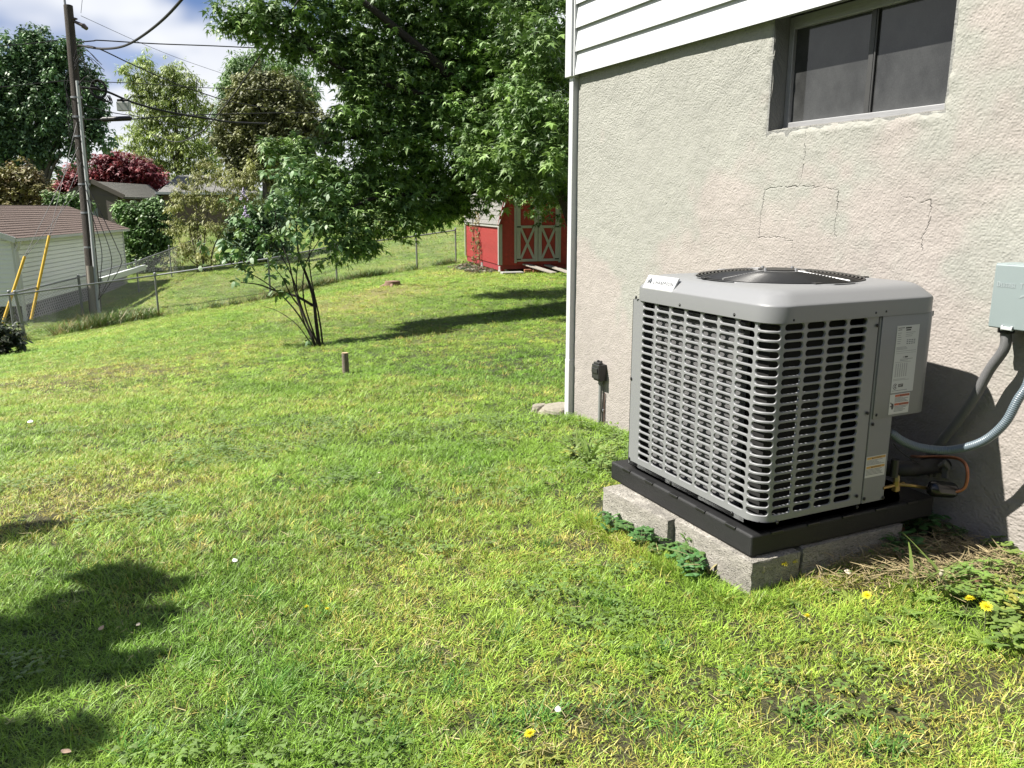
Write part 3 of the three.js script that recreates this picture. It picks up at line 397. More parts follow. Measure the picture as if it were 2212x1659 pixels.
  { const a = on(505, 1188, 2.39), b = on(550, 1192, 2.43), dd = b.clone().sub(a).normalize(); obj('shell', [tube([a, a.clone().add(dd.clone().multiplyScalar(0.07))], 0.027, 8, 20), new THREE.SphereGeometry(0.027, 20, 12).translate(a.x, a.y, a.z), new THREE.SphereGeometry(0.027, 20, 12).translate(a.x + dd.x * 0.07, a.y + dd.y * 0.07, a.z + dd.z * 0.07)], std([0.012, 0.012, 0.013], 0.25), dr); rebase(dr, [2.41, 0.24, -1.6]); }
  const vl = thing('service_valve', 'brass service valve with hexagonal cap at the corner of the unit', 'valve');
  { const o = on(312, 1170, 2.285); obj('valve_body', [bar(o.clone().add(V3(-0.06, -0.002, -0.004)), o, 0.006), cyl(0.0115, 0.0115, 0.032, 6, o.x, o.y, o.z), rbx(0.022, 0.02, 0.02, 0.003, o.x, o.y - 0.012, o.z), bar(o, o.clone().add(V3(0.035, 0.001, 0.002)), 0.008, 0.007, 6)], M.brass, vl); obj('cap', cyl(0.012, 0.01, 0.018, 6, o.x, o.y + 0.026, o.z), std([0.35, 0.29, 0.14], 0.35, { metalness: 0.7 }), vl); rebase(vl, o.clone().add(V3(0, -0.02, 0))); }
  const sl = thing('suction_line', 'thick black insulated pipe running low from the unit to the wall', 'pipe');
  obj('insulation', tube([V3(2.22, 0.32, -1.82), on(330, 1090, 2.33), on(420, 1085, 2.4), on(500, 1075, 2.47), on(560, 1070, 2.62)], 0.026, 40, 14), M.blackRubber, sl); obj('valve_body', [(() => { const q = on(305, 1085, 2.27); return cyl(0.014, 0.014, 0.06, 6, q.x, q.y, q.z); })()], M.black, sl);
  obj('foam_sleeve', (() => { const r = rng(8), o = []; for (let k = 0; k < 16; k++) { const q = on(470 + r() * 110, 1060 + r() * 50, 2.46 + r() * 0.08); o.push(rbx(0.02 + r() * 0.02, 0.012, 0.02, 0.004, 0, 0, 0, 1).rotateX(r() * 3).rotateZ(r() * 3).translate(q.x, q.y, q.z)); } return o; })(), std([0.1, 0.1, 0.09], 0.9), sl); rebase(sl, [2.4, 0.3, -1.7]);
  const cw = thing('control_wire', 'thin black wire hanging from the unit to the pipes', 'wire'); obj('wire', tube([on(300, 965, 2.27), on(330, 1000, 2.3), on(400, 1050, 2.36), on(470, 1090, 2.42)], 0.0018, 20, 5), M.wire, cw); rebase(cw, [2.35, 0.38, -1.75]);
  // outdoor outlet
  const ou = thing('outdoor_outlet', 'small black covered outlet on a grey pipe at the foot of the wall', 'outlet', [2.6, -0.1, -3.9]);
  obj('box', [rbx(0.05, 0.1, 0.072, 0.004, -0.025, 0.335, -0.005)], std([0.03, 0.03, 0.031], 0.45), ou);
  obj('cover', [rbx(0.014, 0.088, 0.076, 0.004, -0.054, 0.342, -0.005), rbx(0.008, 0.03, 0.06, 0.002, -0.064, 0.35, -0.005), rbx(0.03, 0.012, 0.06, 0.003, -0.04, 0.392, -0.005), rbx(0.014, 0.014, 0.012, 0.002, -0.03, 0.4, -0.02), rbx(0.014, 0.014, 0.012, 0.002, -0.03, 0.4, 0.01)], std([0.035, 0.035, 0.036], 0.4), ou);
  obj('conduit', [cyl(0.0115, 0.0115, 0.34, 16, -0.018, 0.12, -0.008), cyl(0.015, 0.015, 0.03, 16, -0.018, 0.275, -0.008)], std([0.26, 0.27, 0.26], 0.5), ou);
  obj('strap', [rbx(0.01, 0.014, 0.05, 0.002, -0.006, 0.1, -0.008)], M.galv, ou);
  obj('cable', tube([[-0.006, 0.21, 0.022], [-0.005, 0.1, 0.02], [-0.006, 0.0, 0.022]], 0.004, 10, 6), std([0.16, 0.1, 0.08], 0.7), ou);
}

// ---------------------------------------------------------------- red barn shed
{
  const p = at(1081, 588, 22), gy = ground(p.x, p.z); p.y = gy;
  const s = thing('garden_shed', 'red barn shaped shed with white crossed double doors under the big tree', 'shed', p.toArray(), -0.211);
  const W = 2.25, D = 4.7, B = 0.2, E = B + 1.13, prof = [[0, B], [0, E], [0.2, E + 0.78], [W / 2, E + 1.3], [W - 0.2, E + 0.78], [W, E], [W, B]];
  const groove = pixelTexture(256, 64, (i, j) => { const v = (i % 64) < 5 ? 0.35 : 0.88 + 0.2 * noise(i * 0.9, j * 0.04); return [v, v, v]; });
  const red = (() => { const t = groove.clone(); t.repeat.set(2.2, 1); t.needsUpdate = true; return std([0.44, 0.03, 0.026], 0.6, { bumpMap: t, bumpScale: 0.01, map: rep(mottle, 1) }); })();
  const front = new THREE.Shape(); prof.forEach(([x, y], i) => (i ? front.lineTo(x, y) : front.moveTo(x, y)));
  const end = (z) => { const g = new THREE.ExtrudeGeometry(front, { depth: 0.04, bevelEnabled: false }); return g.translate(0, 0, z); };
  obj('front_wall', end(-0.04), red, s); obj('back_wall', end(-D), red, s);
  const boards = (x, sign) => { const o = []; for (let k = 0; k < 46; k++) o.push(box3(sign > 0 ? x - 0.03 : x, sign > 0 ? x : x + 0.03, B, E, -0.02 - (k + 1) * 0.1017 + 0.006, -0.02 - k * 0.1017)); return o; };
  obj('side_wall', [...boards(0.0, -1).map((g) => g.translate(-0.004, 0, 0)), box3(0.012, 0.03, B, E, -D, 0)], red, s); obj('side_wall', boards(W + 0.004, 1), red, s);
  const shingle = std([0.3, 0.29, 0.27], 0.95, { map: rep(mottle, 4), bumpMap: rep(grain, 5), bumpScale: 0.006 });
  const roof = (x0, y0, x1, y1, rows) => { const o = [], L = Math.hypot(x1 - x0, y1 - y0), r = rng(rows * 7), a = Math.atan2(y1 - y0, x1 - x0); for (let k = 0; k < rows; k++) { for (let q = 0; q < 13; q++) { const t = (k + 0.5) / rows, w = D / 12.6; const g = rbx(L / rows + 0.03, 0.014 + r() * 0.006, w - 0.012, 0.003, 0, 0, 0, 1).rotateZ(a - 0.06 * Math.sign(x1 - x0)).translate(mix(x0, x1, t), mix(y0, y1, t) + 0.015, 0.03 - (q + (k % 2 ? 0.5 : 0) + 0.2) * w); o.push(g); } } return o; };
  const lower = obj('lower_roof', [...roof(-0.06, E - 0.03, 0.2, E + 0.8, 7), plank([0.0, E + 0.02, -D / 2], [0.19, E + 0.77, -D / 2], D, 0.02)], shingle, s);
  obj('upper_roof', [...roof(0.17, E + 0.79, W / 2, E + 1.33, 6), ...roof(W - 0.17, E + 0.79, W / 2, E + 1.33, 6)], shingle, s); obj('lower_roof', roof(W + 0.06, E - 0.03, W - 0.2, E + 0.8, 7), shingle, s);
  const white = std([0.48, 0.48, 0.44], 0.6, { map: rep(mottle, 1) });
  obj('eave_board', [box3(-0.05, -0.03, E - 0.1, E - 0.02, -D - 0.02, 0.05)], white, s); each('corner_trim', [box3(-0.036, 0.05, B, E - 0.02, -0.0, 0.022), box3(-0.056, -0.036, B, E - 0.1, -0.07, 0.022)], white, s); obj('corner_trim', [box3(W - 0.05, W + 0.03, B, E - 0.02, 0, 0.022)], white, s); obj('corner_trim', [box3(-0.05, -0.03, B, E - 0.1, -D, -D + 0.08)], white, s);
  each('rake_board', [plank([-0.04, E - 0.06, 0.012], [0.19, E + 0.79, 0.012], 0.02, 0.09, V3(0, 1, 0)), plank([0.19, E + 0.79, 0.012], [W / 2, E + 1.31, 0.012], 0.02, 0.09), plank([W - 0.19, E + 0.79, 0.012], [W / 2, E + 1.31, 0.012], 0.02, 0.09)], std([0.35, 0.03, 0.03], 0.6), s);
  for (const side of [0, 1]) {
    const x0 = 0.47 + side * 0.615, x1 = x0 + 0.6, y0 = B + 0.09, y1 = B + 1.92, ym = y0 + 0.95;
    const door = new THREE.Group(); door.name = 'door'; door.position.set(x0, y0, 0.02); s.add(door);
    const L = (a) => a.translate(-x0, -y0, -0.02);
    obj('door_panel', L(box3(x0, x1, y0, y1, 0.002, 0.02)), red, door);
    obj('door_frame', [box3(x0, x0 + 0.1, y0, y1, 0.02, 0.04), box3(x1 - 0.1, x1, y0, y1, 0.02, 0.04), box3(x0 + 0.1, x1 - 0.1, y0, y0 + 0.07, 0.021, 0.039), box3(x0 + 0.1, x1 - 0.1, ym - 0.035, ym + 0.035, 0.021, 0.039), box3(x0 + 0.1, x1 - 0.1, y1 - 0.08, y1, 0.021, 0.039)].map(L), white, door);
    obj('cross_brace', L(plank([x0 + 0.11, y0 + 0.08, 0.03], [x1 - 0.11, ym - 0.04, 0.03], 0.018, 0.065)), white, door); obj('cross_brace', L(plank([x1 - 0.11, y0 + 0.08, 0.034], [x0 + 0.11, ym - 0.04, 0.034], 0.018, 0.065)), white, door);
    each('hinge', [y0 + 0.06, ym, y1 - 0.1].map((y) => L(rbx(0.12, 0.035, 0.012, 0.003, side ? x1 - 0.05 : x0 + 0.05, y, 0.046, 1))), M.black, door);
  }
  obj('handle', rbx(0.05, 0.06, 0.04, 0.006, 1.08, B + 1.05, 0.06), M.black, s);
  each('door_casing', [box3(0.4, 0.466, B + 0.05, B + 1.97, 0, 0.018), box3(1.69, 1.755, B + 0.05, B + 1.97, 0, 0.018), box3(0.4, 1.755, B + 1.972, B + 2.04, 0, 0.018)], white, s);
  each('skid', [box3(0.02, 0.12, 0.03, B, -D, -0.02), box3(W - 0.12, W - 0.02, 0.03, B, -D, -0.02), box3(0.12, W - 0.12, 0.08, B, -0.1, -0.04)], std([0.3, 0.03, 0.035], 0.7), s);
  const at2 = (x, z) => V3(x, 0, z).applyAxisAngle(V3(0, 1, 0), -0.211).add(p);
  const put2 = (o, x, z, dy = 0) => { const q = at2(x, z); o.position.set(q.x, ground(q.x, q.z) + dy, q.z); o.rotation.y = -0.211; return o; };
  const cb = std([0.4, 0.39, 0.36], 0.95, { map: rep(mottle, 2) });
  for (const [x, z, l] of [[0.1, -0.15, 'grey block propping the near corner of the red shed'], [0.1, -2.4, 'grey block propping the middle of the red shed side']]) { const t = thing('support_block', l, 'block'); obj('block', [rbx(0.2, 0.16, 0.2, 0.012, 0, 0.05, 0), rbx(0.22, 0.05, 0.22, 0.012, 0, 0.0, 0)], cb, t); put2(t, x, z, 0.02); }
  for (const [i, [x, z, l, w]] of [[1.0, 0.45, 1.15, 0.22], [1.55, 0.4, 1.0, 0.2]].entries()) { const t = thing('ramp_plank', i ? 'weathered ramp plank by the house edge, right of its pair' : 'long weathered plank sloping from the shed doors to the grass', 'plank'); obj('board', rbx(w, 0.035, l, 0.006, 0, 0, 0).rotateX(0.16), std([0.42, 0.38, 0.33], 0.9, { map: rep(mottle, 1, 4), bumpMap: rep(grain, 1, 6), bumpScale: 0.004 }), t); put2(t, x, z, 0.12); t.rotation.y = -0.211 + 0.5 - i * 0.1; }
  for (const [x, z, l] of [[0.72, 0.25, 'orange brick under the left ramp plank, beside the shed'], [0.95, 0.3, 'orange brick half hidden under the longer ramp plank']]) { const t = thing('loose_brick', l, 'brick'); obj('brick', rbx(0.2, 0.09, 0.1, 0.008, 0, 0.045, 0), std([0.42, 0.17, 0.1], 0.9, { map: rep(mottle, 2) }), t); put2(t, x, z); }
  const st = thing('stone_slab', 'flat pale stone slab in the grass before the red shed', 'stone'); obj('slab', rbx(0.6, 0.07, 0.3, 0.02, 0, 0.03, 0), cb, st); put2(st, 0.1, 0.9);
}

// ---------------------------------------------------------------- white garage with brown roof
{
  const a = at(52, 692, 21), b = at(276, 612, 30), u = V3(b.x - a.x, 0, b.z - a.z), L = u.length(); u.normalize();
  const turn = Math.atan2(-u.z, u.x), yb = Math.min(ground(a.x, a.z), ground(b.x, b.z)) - 0.1, n = V3(u.z, 0, -u.x);   // local x runs along the long side, local -z away from the garden
  const g = thing('white_garage', 'white sided outbuilding with brown shingle roof behind the utility pole', 'garage', [a.x, yb, a.z], turn);
  const eave = at(46, 511, 21).y - yb, eave2 = at(282, 494, 30).y - yb, E = (eave + eave2) / 2, base = at(56, 660, 21).y - yb, HW = 1.9, RY = at(170, 446, 31).y - yb;
  const sgn = n.dot(V3(-1, 0, 0)) > 0 ? 1 : -1;
  const away = V3(0, 0, 1).applyAxisAngle(V3(0, 1, 0), turn); const zf = away.x > 0 ? -1 : 1;        // z direction that leads away from us (to the left)
  const Z = (z) => z * zf, zb = (x0, x1, y0, y1, z0, z1) => box3(x0, x1, y0, y1, Math.min(Z(z0), Z(z1)), Math.max(Z(z0), Z(z1)));
  
  const vin = std([1.1, 1.13, 1.07], 0.5);
  const rows = Math.round((E - base) / 0.12), courses = (f) => Array.from({ length: rows }, (_, k) => f(base + k * 0.12));
  obj('side_siding', [...courses((y) => zb(0, L, y + 0.02, y + 0.116, 0.0, 0.03)), ...courses((y) => zb(0, L, y - 0.004, y + 0.12, 0.035, 0.05))], vin, g);
  obj('gable_siding', [...courses((y) => box3(-0.02, 0.02, y + 0.004, y + 0.12, Math.min(Z(0.05), Z(HW * 2)), Math.max(Z(0.05), Z(HW * 2)))), ...courses((y) => box3(-0.034, 0, y, y + 0.024, Math.min(Z(0.05), Z(HW * 2)), Math.max(Z(0.05), Z(HW * 2)))), (() => { const s = new THREE.Shape(); s.moveTo(Z(0), E); s.lineTo(Z(HW), RY - 0.06); s.lineTo(Z(HW * 2), E); const e = new THREE.ExtrudeGeometry(s, { depth: 0.04, bevelEnabled: false }); return e.rotateY(-Math.PI / 2).translate(0.02, 0, 0); })()], std([0.9, 0.93, 0.98], 0.5), g);
  obj('inner_wall', [zb(0.05, L - 0.02, base, E, 0.06, 0.1), zb(0.03, L, base, E, HW * 2 - 0.04, HW * 2), zb(L - 0.04, L, base, E, 0.06, HW * 2)], vin, g);
  const brown = std([0.19, 0.135, 0.11], 0.95, { map: rep(mottle, 6, 2), bumpMap: rep(grain, 8), bumpScale: 0.01 });
  const slope = (z0, z1) => { const o = [], R = 15; for (let k = 0; k < R; k++) { const t0 = k / R, t1 = (k + 1.25) / R, y0 = mix(E - 0.04, RY, t0), y1 = mix(E - 0.04, RY, t1), zz0 = mix(z0, z1, t0), zz1 = mix(z0, z1, t1); o.push(plank([L / 2, y0 + 0.03, Z(zz0)], [L / 2, y1 + 0.012, Z(zz1)], L + 0.5, 0.02)); } return o; };
  obj('roof', [...slope(-0.2, HW), ...slope(HW * 2 + 0.2, HW)], brown, g);
  obj('gutter', [zb(-0.25, L + 0.25, E - 0.09, E - 0.01, -0.2, -0.12)], M.vinylTrim, g);
  each('fascia', [plank([-0.25, E - 0.06, Z(-0.15)], [-0.25, RY - 0.06, Z(HW)], 0.03, 0.14), plank([-0.25, E - 0.06, Z(HW * 2 + 0.15)], [-0.25, RY - 0.06, Z(HW)], 0.03, 0.14)], M.vinylTrim, g);
  obj('downspout', [tube([[-0.02, E - 0.08, Z(-0.14)], [-0.02, E - 0.2, Z(-0.12)], [-0.03, E - 0.34, Z(-0.04)], [-0.03, E - 0.5, Z(-0.05)], [-0.03, 0.1, Z(-0.05)]], 0.055, 24, 8)], M.vinylTrim, g);
  each('corner_trim', [zb(-0.03, 0.05, base, E - 0.1, -0.02, 0.06), zb(L - 0.05, L + 0.03, base, E - 0.1, -0.02, 0.06)], M.vinylTrim, g);
  const lat = []; const lh = base; for (let x = -lh; x < L; x += 0.15) { const q = (s0, s1) => { const xa = Math.max(0, Math.min(L, s0)), xb = Math.max(0, Math.min(L, s1)); return [xa, xb]; }; const [xa, xb] = q(x, x + lh); if (xb > xa) { lat.push(plank([xa, lh * (xa - x) / lh, Z(0.0)], [xb, lh * (xb - x) / lh, Z(0.0)], 0.012, 0.03)); lat.push(plank([xa, lh - lh * (xa - x) / lh, Z(0.016)], [xb, lh - lh * (xb - x) / lh, Z(0.016)], 0.012, 0.03)); } }
  obj('lattice_skirt', lat, std([0.55, 0.52, 0.53], 0.7), g);
  obj('crawl_space', [zb(0.04, L - 0.04, -0.3, base, 0.1, 0.2)], M.void, g);
}

// ---------------------------------------------------------------- two roofs among the trees
{
  const dark = std([0.1, 0.085, 0.07], 0.8), roofM = std([0.16, 0.155, 0.13], 0.95, { map: rep(mottle, 5), bumpMap: rep(grain, 6), bumpScale: 0.02 });
  const apex = at(197, 391, 40), er = at(268, 425, 40), el = at(146, 419, 40), af = at(322, 399, 46.6), ef = at(356, 431, 46.6); ef.y = er.y;
  const gy = ground(apex.x, apex.z), a = thing('dark_roofed_house', 'low house with sagging green grey roof left of the hip roofed one', 'house', [apex.x, gy, apex.z]);
  const O = a.position, l = (v) => v.clone().sub(O), lerp = (p, q, t) => p.clone().lerp(q, t);
  const quad = (A, B, C, D) => { const g = new THREE.BufferGeometry().setFromPoints([A, B, C, A, C, D].map(l)); g.setAttribute('uv', new THREE.Float32BufferAttribute([0, 0, 4, 0, 4, 2, 0, 0, 4, 2, 0, 2], 2)); g.computeVertexNormals(); return g; };
  const slab = (A, B, C, D, t) => { const dn = V3(0, -t, 0), [a2, b2, c2, d2] = [A, B, C, D].map((v) => v.clone().add(dn)); return [quad(A, B, C, D), quad(a2, b2, c2, d2), quad(A, B, b2, a2), quad(B, C, c2, b2), quad(C, D, d2, c2), quad(D, A, a2, d2)]; };
  const rowsOf = (A, B, C, D, n) => { const o = []; for (let k = 0; k < n; k++) o.push(...slab(lerp(A, D, k / n), lerp(B, C, k / n), lerp(B, C, (k + 1) / n), lerp(A, D, (k + 1) / n), 0.05 + 0.05 * (1 - (k % 2)))); return o; };
  const el2 = el.clone().add(af.clone().sub(apex)); el2.y = el.y;
  obj('roof', [...rowsOf(er, ef, af, apex, 10), ...rowsOf(el, el2, af, apex, 10)], roofM, a);
  each('fascia', [plank(l(apex), l(er), 0.06, 0.22), plank(l(apex), l(el), 0.06, 0.22)], std([0.09, 0.075, 0.06], 0.8), a);
  const sh = (v, dx, dz) => v.clone().add(V3(dx, 0, dz));
  obj('wall', [quad(sh(el, 0.3, -0.3), sh(er, -0.3, -0.3), V3(er.x - 0.3, gy - 1, er.z - 0.3), V3(el.x + 0.3, gy - 1, el.z - 0.3)), quad(sh(er, -0.3, -0.3), sh(ef, -0.3, 0), V3(ef.x - 0.3, gy - 1, ef.z), V3(er.x - 0.3, gy - 1, er.z - 0.3)), quad(sh(apex, 0, -0.3), sh(er, -0.2, -0.3), sh(el, 0.2, -0.3), sh(el, 0.2, -0.3))], dark, a);
  obj('window', [(() => { const c = lerp(el, er, 0.45); return bx(0.7, 0.7, 0.06, c.x - O.x, c.y - O.y - 1, c.z - O.z - 0.26); })()], std([0.25, 0.27, 0.3], 0.2), a);
  // hip roof
  const e0 = at(337, 417, 45), e1 = at(560, 413, 47), r0 = at(384, 378, 49), r1 = at(520, 374, 51), b0 = at(340, 414, 54), b1 = at(556, 412, 56); e1.y = b0.y = b1.y = e0.y; r1.y = r0.y;
  const hp = ground(e0.x, e0.z), h = thing('hip_roofed_house', 'house with pale grey hip roof and white gutter behind bushes', 'house', [e0.x, hp, e0.z]); O.copy(a.position); const keep = O.clone();
  const O2 = h.position, l2 = (v) => v.clone().sub(O2).add(keep);
  const greyRoof = std([0.27, 0.265, 0.25], 0.95, { map: rep(mottle, 5), bumpMap: rep(grain, 6), bumpScale: 0.02 });
  const R2 = (A, B, C, D) => rowsOf(l2(A), l2(B), l2(C), l2(D), 9);
  obj('roof', [...R2(e0, e1, r1, r0), ...R2(b0, e0, r0, r0.clone().add(V3(0.01, 0, 0))), ...R2(e1, b1, r1, r1.clone().add(V3(0.01, 0, 0))), ...R2(b1, b0, r0, r1)], greyRoof, h);
  const m2 = (v) => v.clone().sub(O2);
  obj('gutter', [plank(m2(e0), m2(e1), 0.12, 0.13), plank(m2(e0), m2(b0), 0.12, 0.13)], std([0.75, 0.75, 0.74], 0.5), h);
  obj('wall', [quad(l2(sh(e0, 0.4, -0.4)), l2(sh(e1, -0.4, -0.4)), l2(V3(e1.x - 0.4, hp - 1, e1.z - 0.4)), l2(V3(e0.x + 0.4, hp - 1, e0.z - 0.4))), quad(l2(sh(e0, 0.4, -0.4)), l2(sh(b0, 0.4, 0)), l2(V3(b0.x + 0.4, hp - 1, b0.z)), l2(V3(e0.x + 0.4, hp - 1, e0.z - 0.4)))], std([0.2, 0.15, 0.11], 0.9), h);
}

// ---------------------------------------------------------------- chain link fence
const fenceBase = [[-300, 790, 16.5], [57, 735, 18.2], [343, 682, 21], [585, 647, 21.6], [728, 611, 24], [901, 584, 26], [985, 566, 26.6]].map(([x, y, d]) => { const p = at(x, y, d); p.y = ground(p.x, p.z); return p; });
function chainMesh(A, B, h, gap = 0.075, r = 0.0014) {
  const o = [], L = A.distanceTo(B), P = (u, v) => A.clone().lerp(B, clamp(u / L)).add(V3(0, v, 0));
  for (let s = -h; s < L; s += gap) for (const dir of [0, 1]) { const u0 = Math.max(0, s), u1 = Math.min(L, s + h); if (u1 - u0 < 0.02) continue; const v0 = u0 - s, v1 = u1 - s, a = P(u0, dir ? h - v0 : v0), b = P(u1, dir ? h - v1 : v1); o.push(bar(a, b, r, r, 3)); }
  return o;
}
function chainFence(label, pts, h, leanFirst = 0) {
  const f = thing('chain_link_fence', label, 'fence'), O = pts[0].clone(); f.position.copy(O); const q = pts.map((p) => p.clone().sub(O));
  q.forEach((p, i) => { const top = p.clone().add(V3(i === 1 ? -leanFirst : 0, h + (i === 3 ? 0.14 : 0.05), 0)); obj('fence_post', [bar(p.clone().add(V3(0, -0.2, 0)), top, i === 1 ? 0.036 : 0.026, i === 1 ? 0.036 : 0.026, 10), new THREE.SphereGeometry(0.036, 10, 6).translate(top.x, top.y, top.z)], M.galv, f); });
  for (let i = 0; i < q.length - 1; i++) { obj('top_rail', bar(q[i].clone().add(V3(0, h, 0)), q[i + 1].clone().add(V3(0, h, 0)), 0.022, 0.022, 8), M.galv, f); }
  const all = []; for (let i = 0; i < q.length - 1; i++) all.push(...chainMesh(q[i].clone().add(V3(0, 0.02, 0)), q[i + 1].clone().add(V3(0, 0.02, 0)), h - 0.03));
  stuff(obj('wire_mesh', all, M.galv, f)); return f;
}
chainFence('long galvanised chain link fence along the far lawn edge up to the red shed', fenceBase, 1.07, 0.1);
{
  const g = (x, y, d) => { const p = at(x, y, d); p.y = ground(p.x, p.z); return p; };
  chainFence('second chain link fence running back beside the white garage', [g(30, 712, 18.6), g(178, 672, 22.4), g(300, 628, 27), g(372, 608, 31), g(440, 590, 36)], 1.05);
  const bd = thing('white_board', 'long white board lying on the fence rail beside the pole', 'board'), A = at(217, 606, 22.8), B = at(312, 577, 27.5); obj('board', [plank(A, B, 0.1, 0.16)], std([0.7, 0.74, 0.72], 0.5), bd); rebase(bd, A);
}

// ---------------------------------------------------------------- utility pole, wires, guy guards
const PD = 22.5, C1 = (x, y, d = PD) => at(x * 0.3038, y * 0.3038, d);
{
  const b = at(206, 676, PD); b.y = ground(b.x, b.z) - 0.3; const top = at(147, 12, PD - 0.9), ax = top.clone().sub(b);
  const pole = thing('utility_pole', 'tall dark wooden utility pole leaning slightly behind the fence', 'utility pole', b.toArray());
  const l = (p) => p.clone().sub(b), on = (t) => ax.clone().multiplyScalar(t);
  const wood = std([0.075, 0.06, 0.048], 0.9, { map: rep(mottle, 1, 4), bumpMap: rep(grain, 2, 9), bumpScale: 0.02 });
  obj('pole_shaft', bar(on(0), on(1), 0.165, 0.115, 16), wood, pole);
  const rt = V3(0.892, 0, 0.452), off = (t, x, z = 0) => on(t).add(rt.clone().multiplyScalar(x)).add(V3(-z * 0.452, 0, z * 0.892));
  obj('riser_conduit', [bar(off(0.28, 0.14, 0.1), off(0.77, 0.105, 0.08), 0.045, 0.045, 10), bar(off(0.03, 0.15, 0.11), off(0.28, 0.14, 0.1), 0.05, 0.05, 10)], std([0.5, 0.52, 0.52], 0.5), pole);
  obj('base_cover', [bar(off(0.02, 0.02, 0.13), off(0.19, 0.02, 0.12), 0.1, 0.1, 10)], std([0.28, 0.25, 0.21], 0.9), pole);
  obj('insulator', [bar(off(0.955, 0.08), off(0.94, 0.36), 0.035, 0.05, 8), bar(off(0.94, 0.36), off(0.93, 0.46), 0.07, 0.05, 8), bar(off(0.96, 0.1), off(0.96, 0.22), 0.05, 0.02, 6)], std([0.06, 0.04, 0.035], 0.4), pole);
  obj('steel_cap', [bar(off(0.985, -0.08), off(1.05, -0.09), 0.03, 0.03, 8)], M.galv, pole);
  each('band', [0.72, 0.66, 0.6, 0.45, 0.36, 0.25].map((t) => new THREE.CylinderGeometry(0.155, 0.16, 0.05, 14, 1, true).translate(on(t).x, on(t).y, on(t).z)), M.galv, pole);
  const r = rng(31), cl = []; for (let k = 0; k < 12; k++) { const t = 0.74 + 0.1 * r(), x = 0.15 + r() * 0.9, y = 0.25 * (r() - 0.5); cl.push(tube([off(t, 0.05, 0.1), off(t + 0.03, x * 0.5, 0.1).add(V3(0, y, 0)), off(t - 0.01, x, 0.12).add(V3(0, y * 0.6, 0))], 0.009, 14, 5)); }
  for (let k = 0; k < 8; k++) { const t = 0.66 + 0.02 * k; cl.push(tube([off(t, -0.12, 0.1), off(t - 0.04, -0.19 - 0.05 * r(), 0.12), off(t - 0.1, -0.1, 0.14)], 0.008, 10, 5)); }
  for (let k = 0; k < 3; k++) cl.push(tube([off(0.4 + 0.03 * k, 0.12, 0.15), off(0.25, 0.42 + k * 0.22, 0.2), off(0.15 + 0.02 * k, 0.32 + k * 0.3, 0.2), off(0.08, 0.2, 0.18)], 0.011, 20, 5));
  obj('drop_wire', cl, M.wire, pole);
  const wires = [
    ['thick twisted service cable curving from the pole up across the sky', 0.03, [[560, 320, 22.5], [665, 340, 22], [750, 346, 21], [850, 335, 20], [940, 300, 19], [1060, 220, 18], [1180, 118, 17], [1300, -14, 16], [1420, -170, 15]]],
    ['black cable running level from the pole into the big tree', 0.018, [[545, 300, 22.5], [665, 290, 22.6], [720, 287, 23], [1100, 310, 24], [1500, 325, 25], [1880, 342, 26], [2300, 352, 27]]],
    ['black cable descending from below the pole top behind the light green tree', 0.02, [[545, 330, 22.5], [680, 338, 23], [940, 458, 25], [1240, 590, 28], [1500, 682, 31], [1640, 722, 33], [1900, 770, 36]]],
    ['thin straight wire level with the coiled cable', 0.012, [[540, 575, 22.5], [1000, 594, 25], [1400, 620, 28], [1700, 632, 30], [2300, 652, 34]]],
    ['heavy bundled cable passing the coil and sloping down to the right', 0.034, [[560, 620, 22.5], [740, 645, 23], [950, 730, 24], [1200, 796, 25.5], [1500, 846, 27], [1640, 868, 28], [1900, 880, 30]]],
    ['lowest level cable that carries the black splice tube', 0.016, [[560, 850, 22.5], [940, 846, 23.5], [1300, 820, 26], [1900, 804, 30], [2300, 800, 33]]],
    ['thin sagging cable below the splice tube', 0.012, [[570, 740, 22.5], [800, 800, 23.5], [1000, 832, 25], [1300, 900, 28], [1540, 948, 30]]],
    ['slanting service drop in front of the big tree toward the house', 0.014, [[2330, -260, 9], [2110, 20, 10.5], [1880, 350, 12.6], [1700, 620, 14.6], [1520, 850, 17], [1400, 958, 19], [1250, 1008, 21.5], [1080, 955, 25]]],
    ['faint thin wire from the top insulator down across the clouds', 0.007, [[575, 112, 22.4], [1000, 305, 26], [1300, 425, 29], [1620, 535, 32]]],
    ['thin cable leaving the left side of the pole, upper one', 0.011, [[490, 268, 22.5], [300, 300, 22], [0, 326, 21], [-400, 340, 20]]],
    ['thin cable leaving the left side of the pole, lower one', 0.013, [[520, 570, 22.5], [250, 594, 22], [0, 620, 21], [-400, 650, 20]]],
    ['high voltage wire rising from the top insulator out of view', 0.006, [[575, 92, 22.4], [584, 0, 22.2], [600, -160, 22]]],
  ];
  for (const [label, rad, pts] of wires) { const w = thing('overhead_wire', label, 'wire'); const P = pts.map(([x, y, d]) => C1(x, y, d)); obj('cable', tube(P, rad, 90, 6), M.wire, w); rebase(w, P[0]); }
  const c = C1(700, 635, 22.9), coil = thing('cable_coil', 'round coil of spare black cable hanging right of the pole', 'cable coil', c.toArray()); obj('loop', [0, 1, 2, 3].map((k) => new THREE.TorusGeometry(0.2 + 0.012 * k, 0.014, 6, 36).scale(0.95, 1.1, 1).rotateY(-0.45 + 0.05 * k).translate(0, 0, 0.02 * k)), M.wire, coil); obj('clamp', [rbx(0.25, 0.1, 0.1, 0.02, -0.1, 0.02, 0).rotateZ(-0.3)], M.wire, coil);
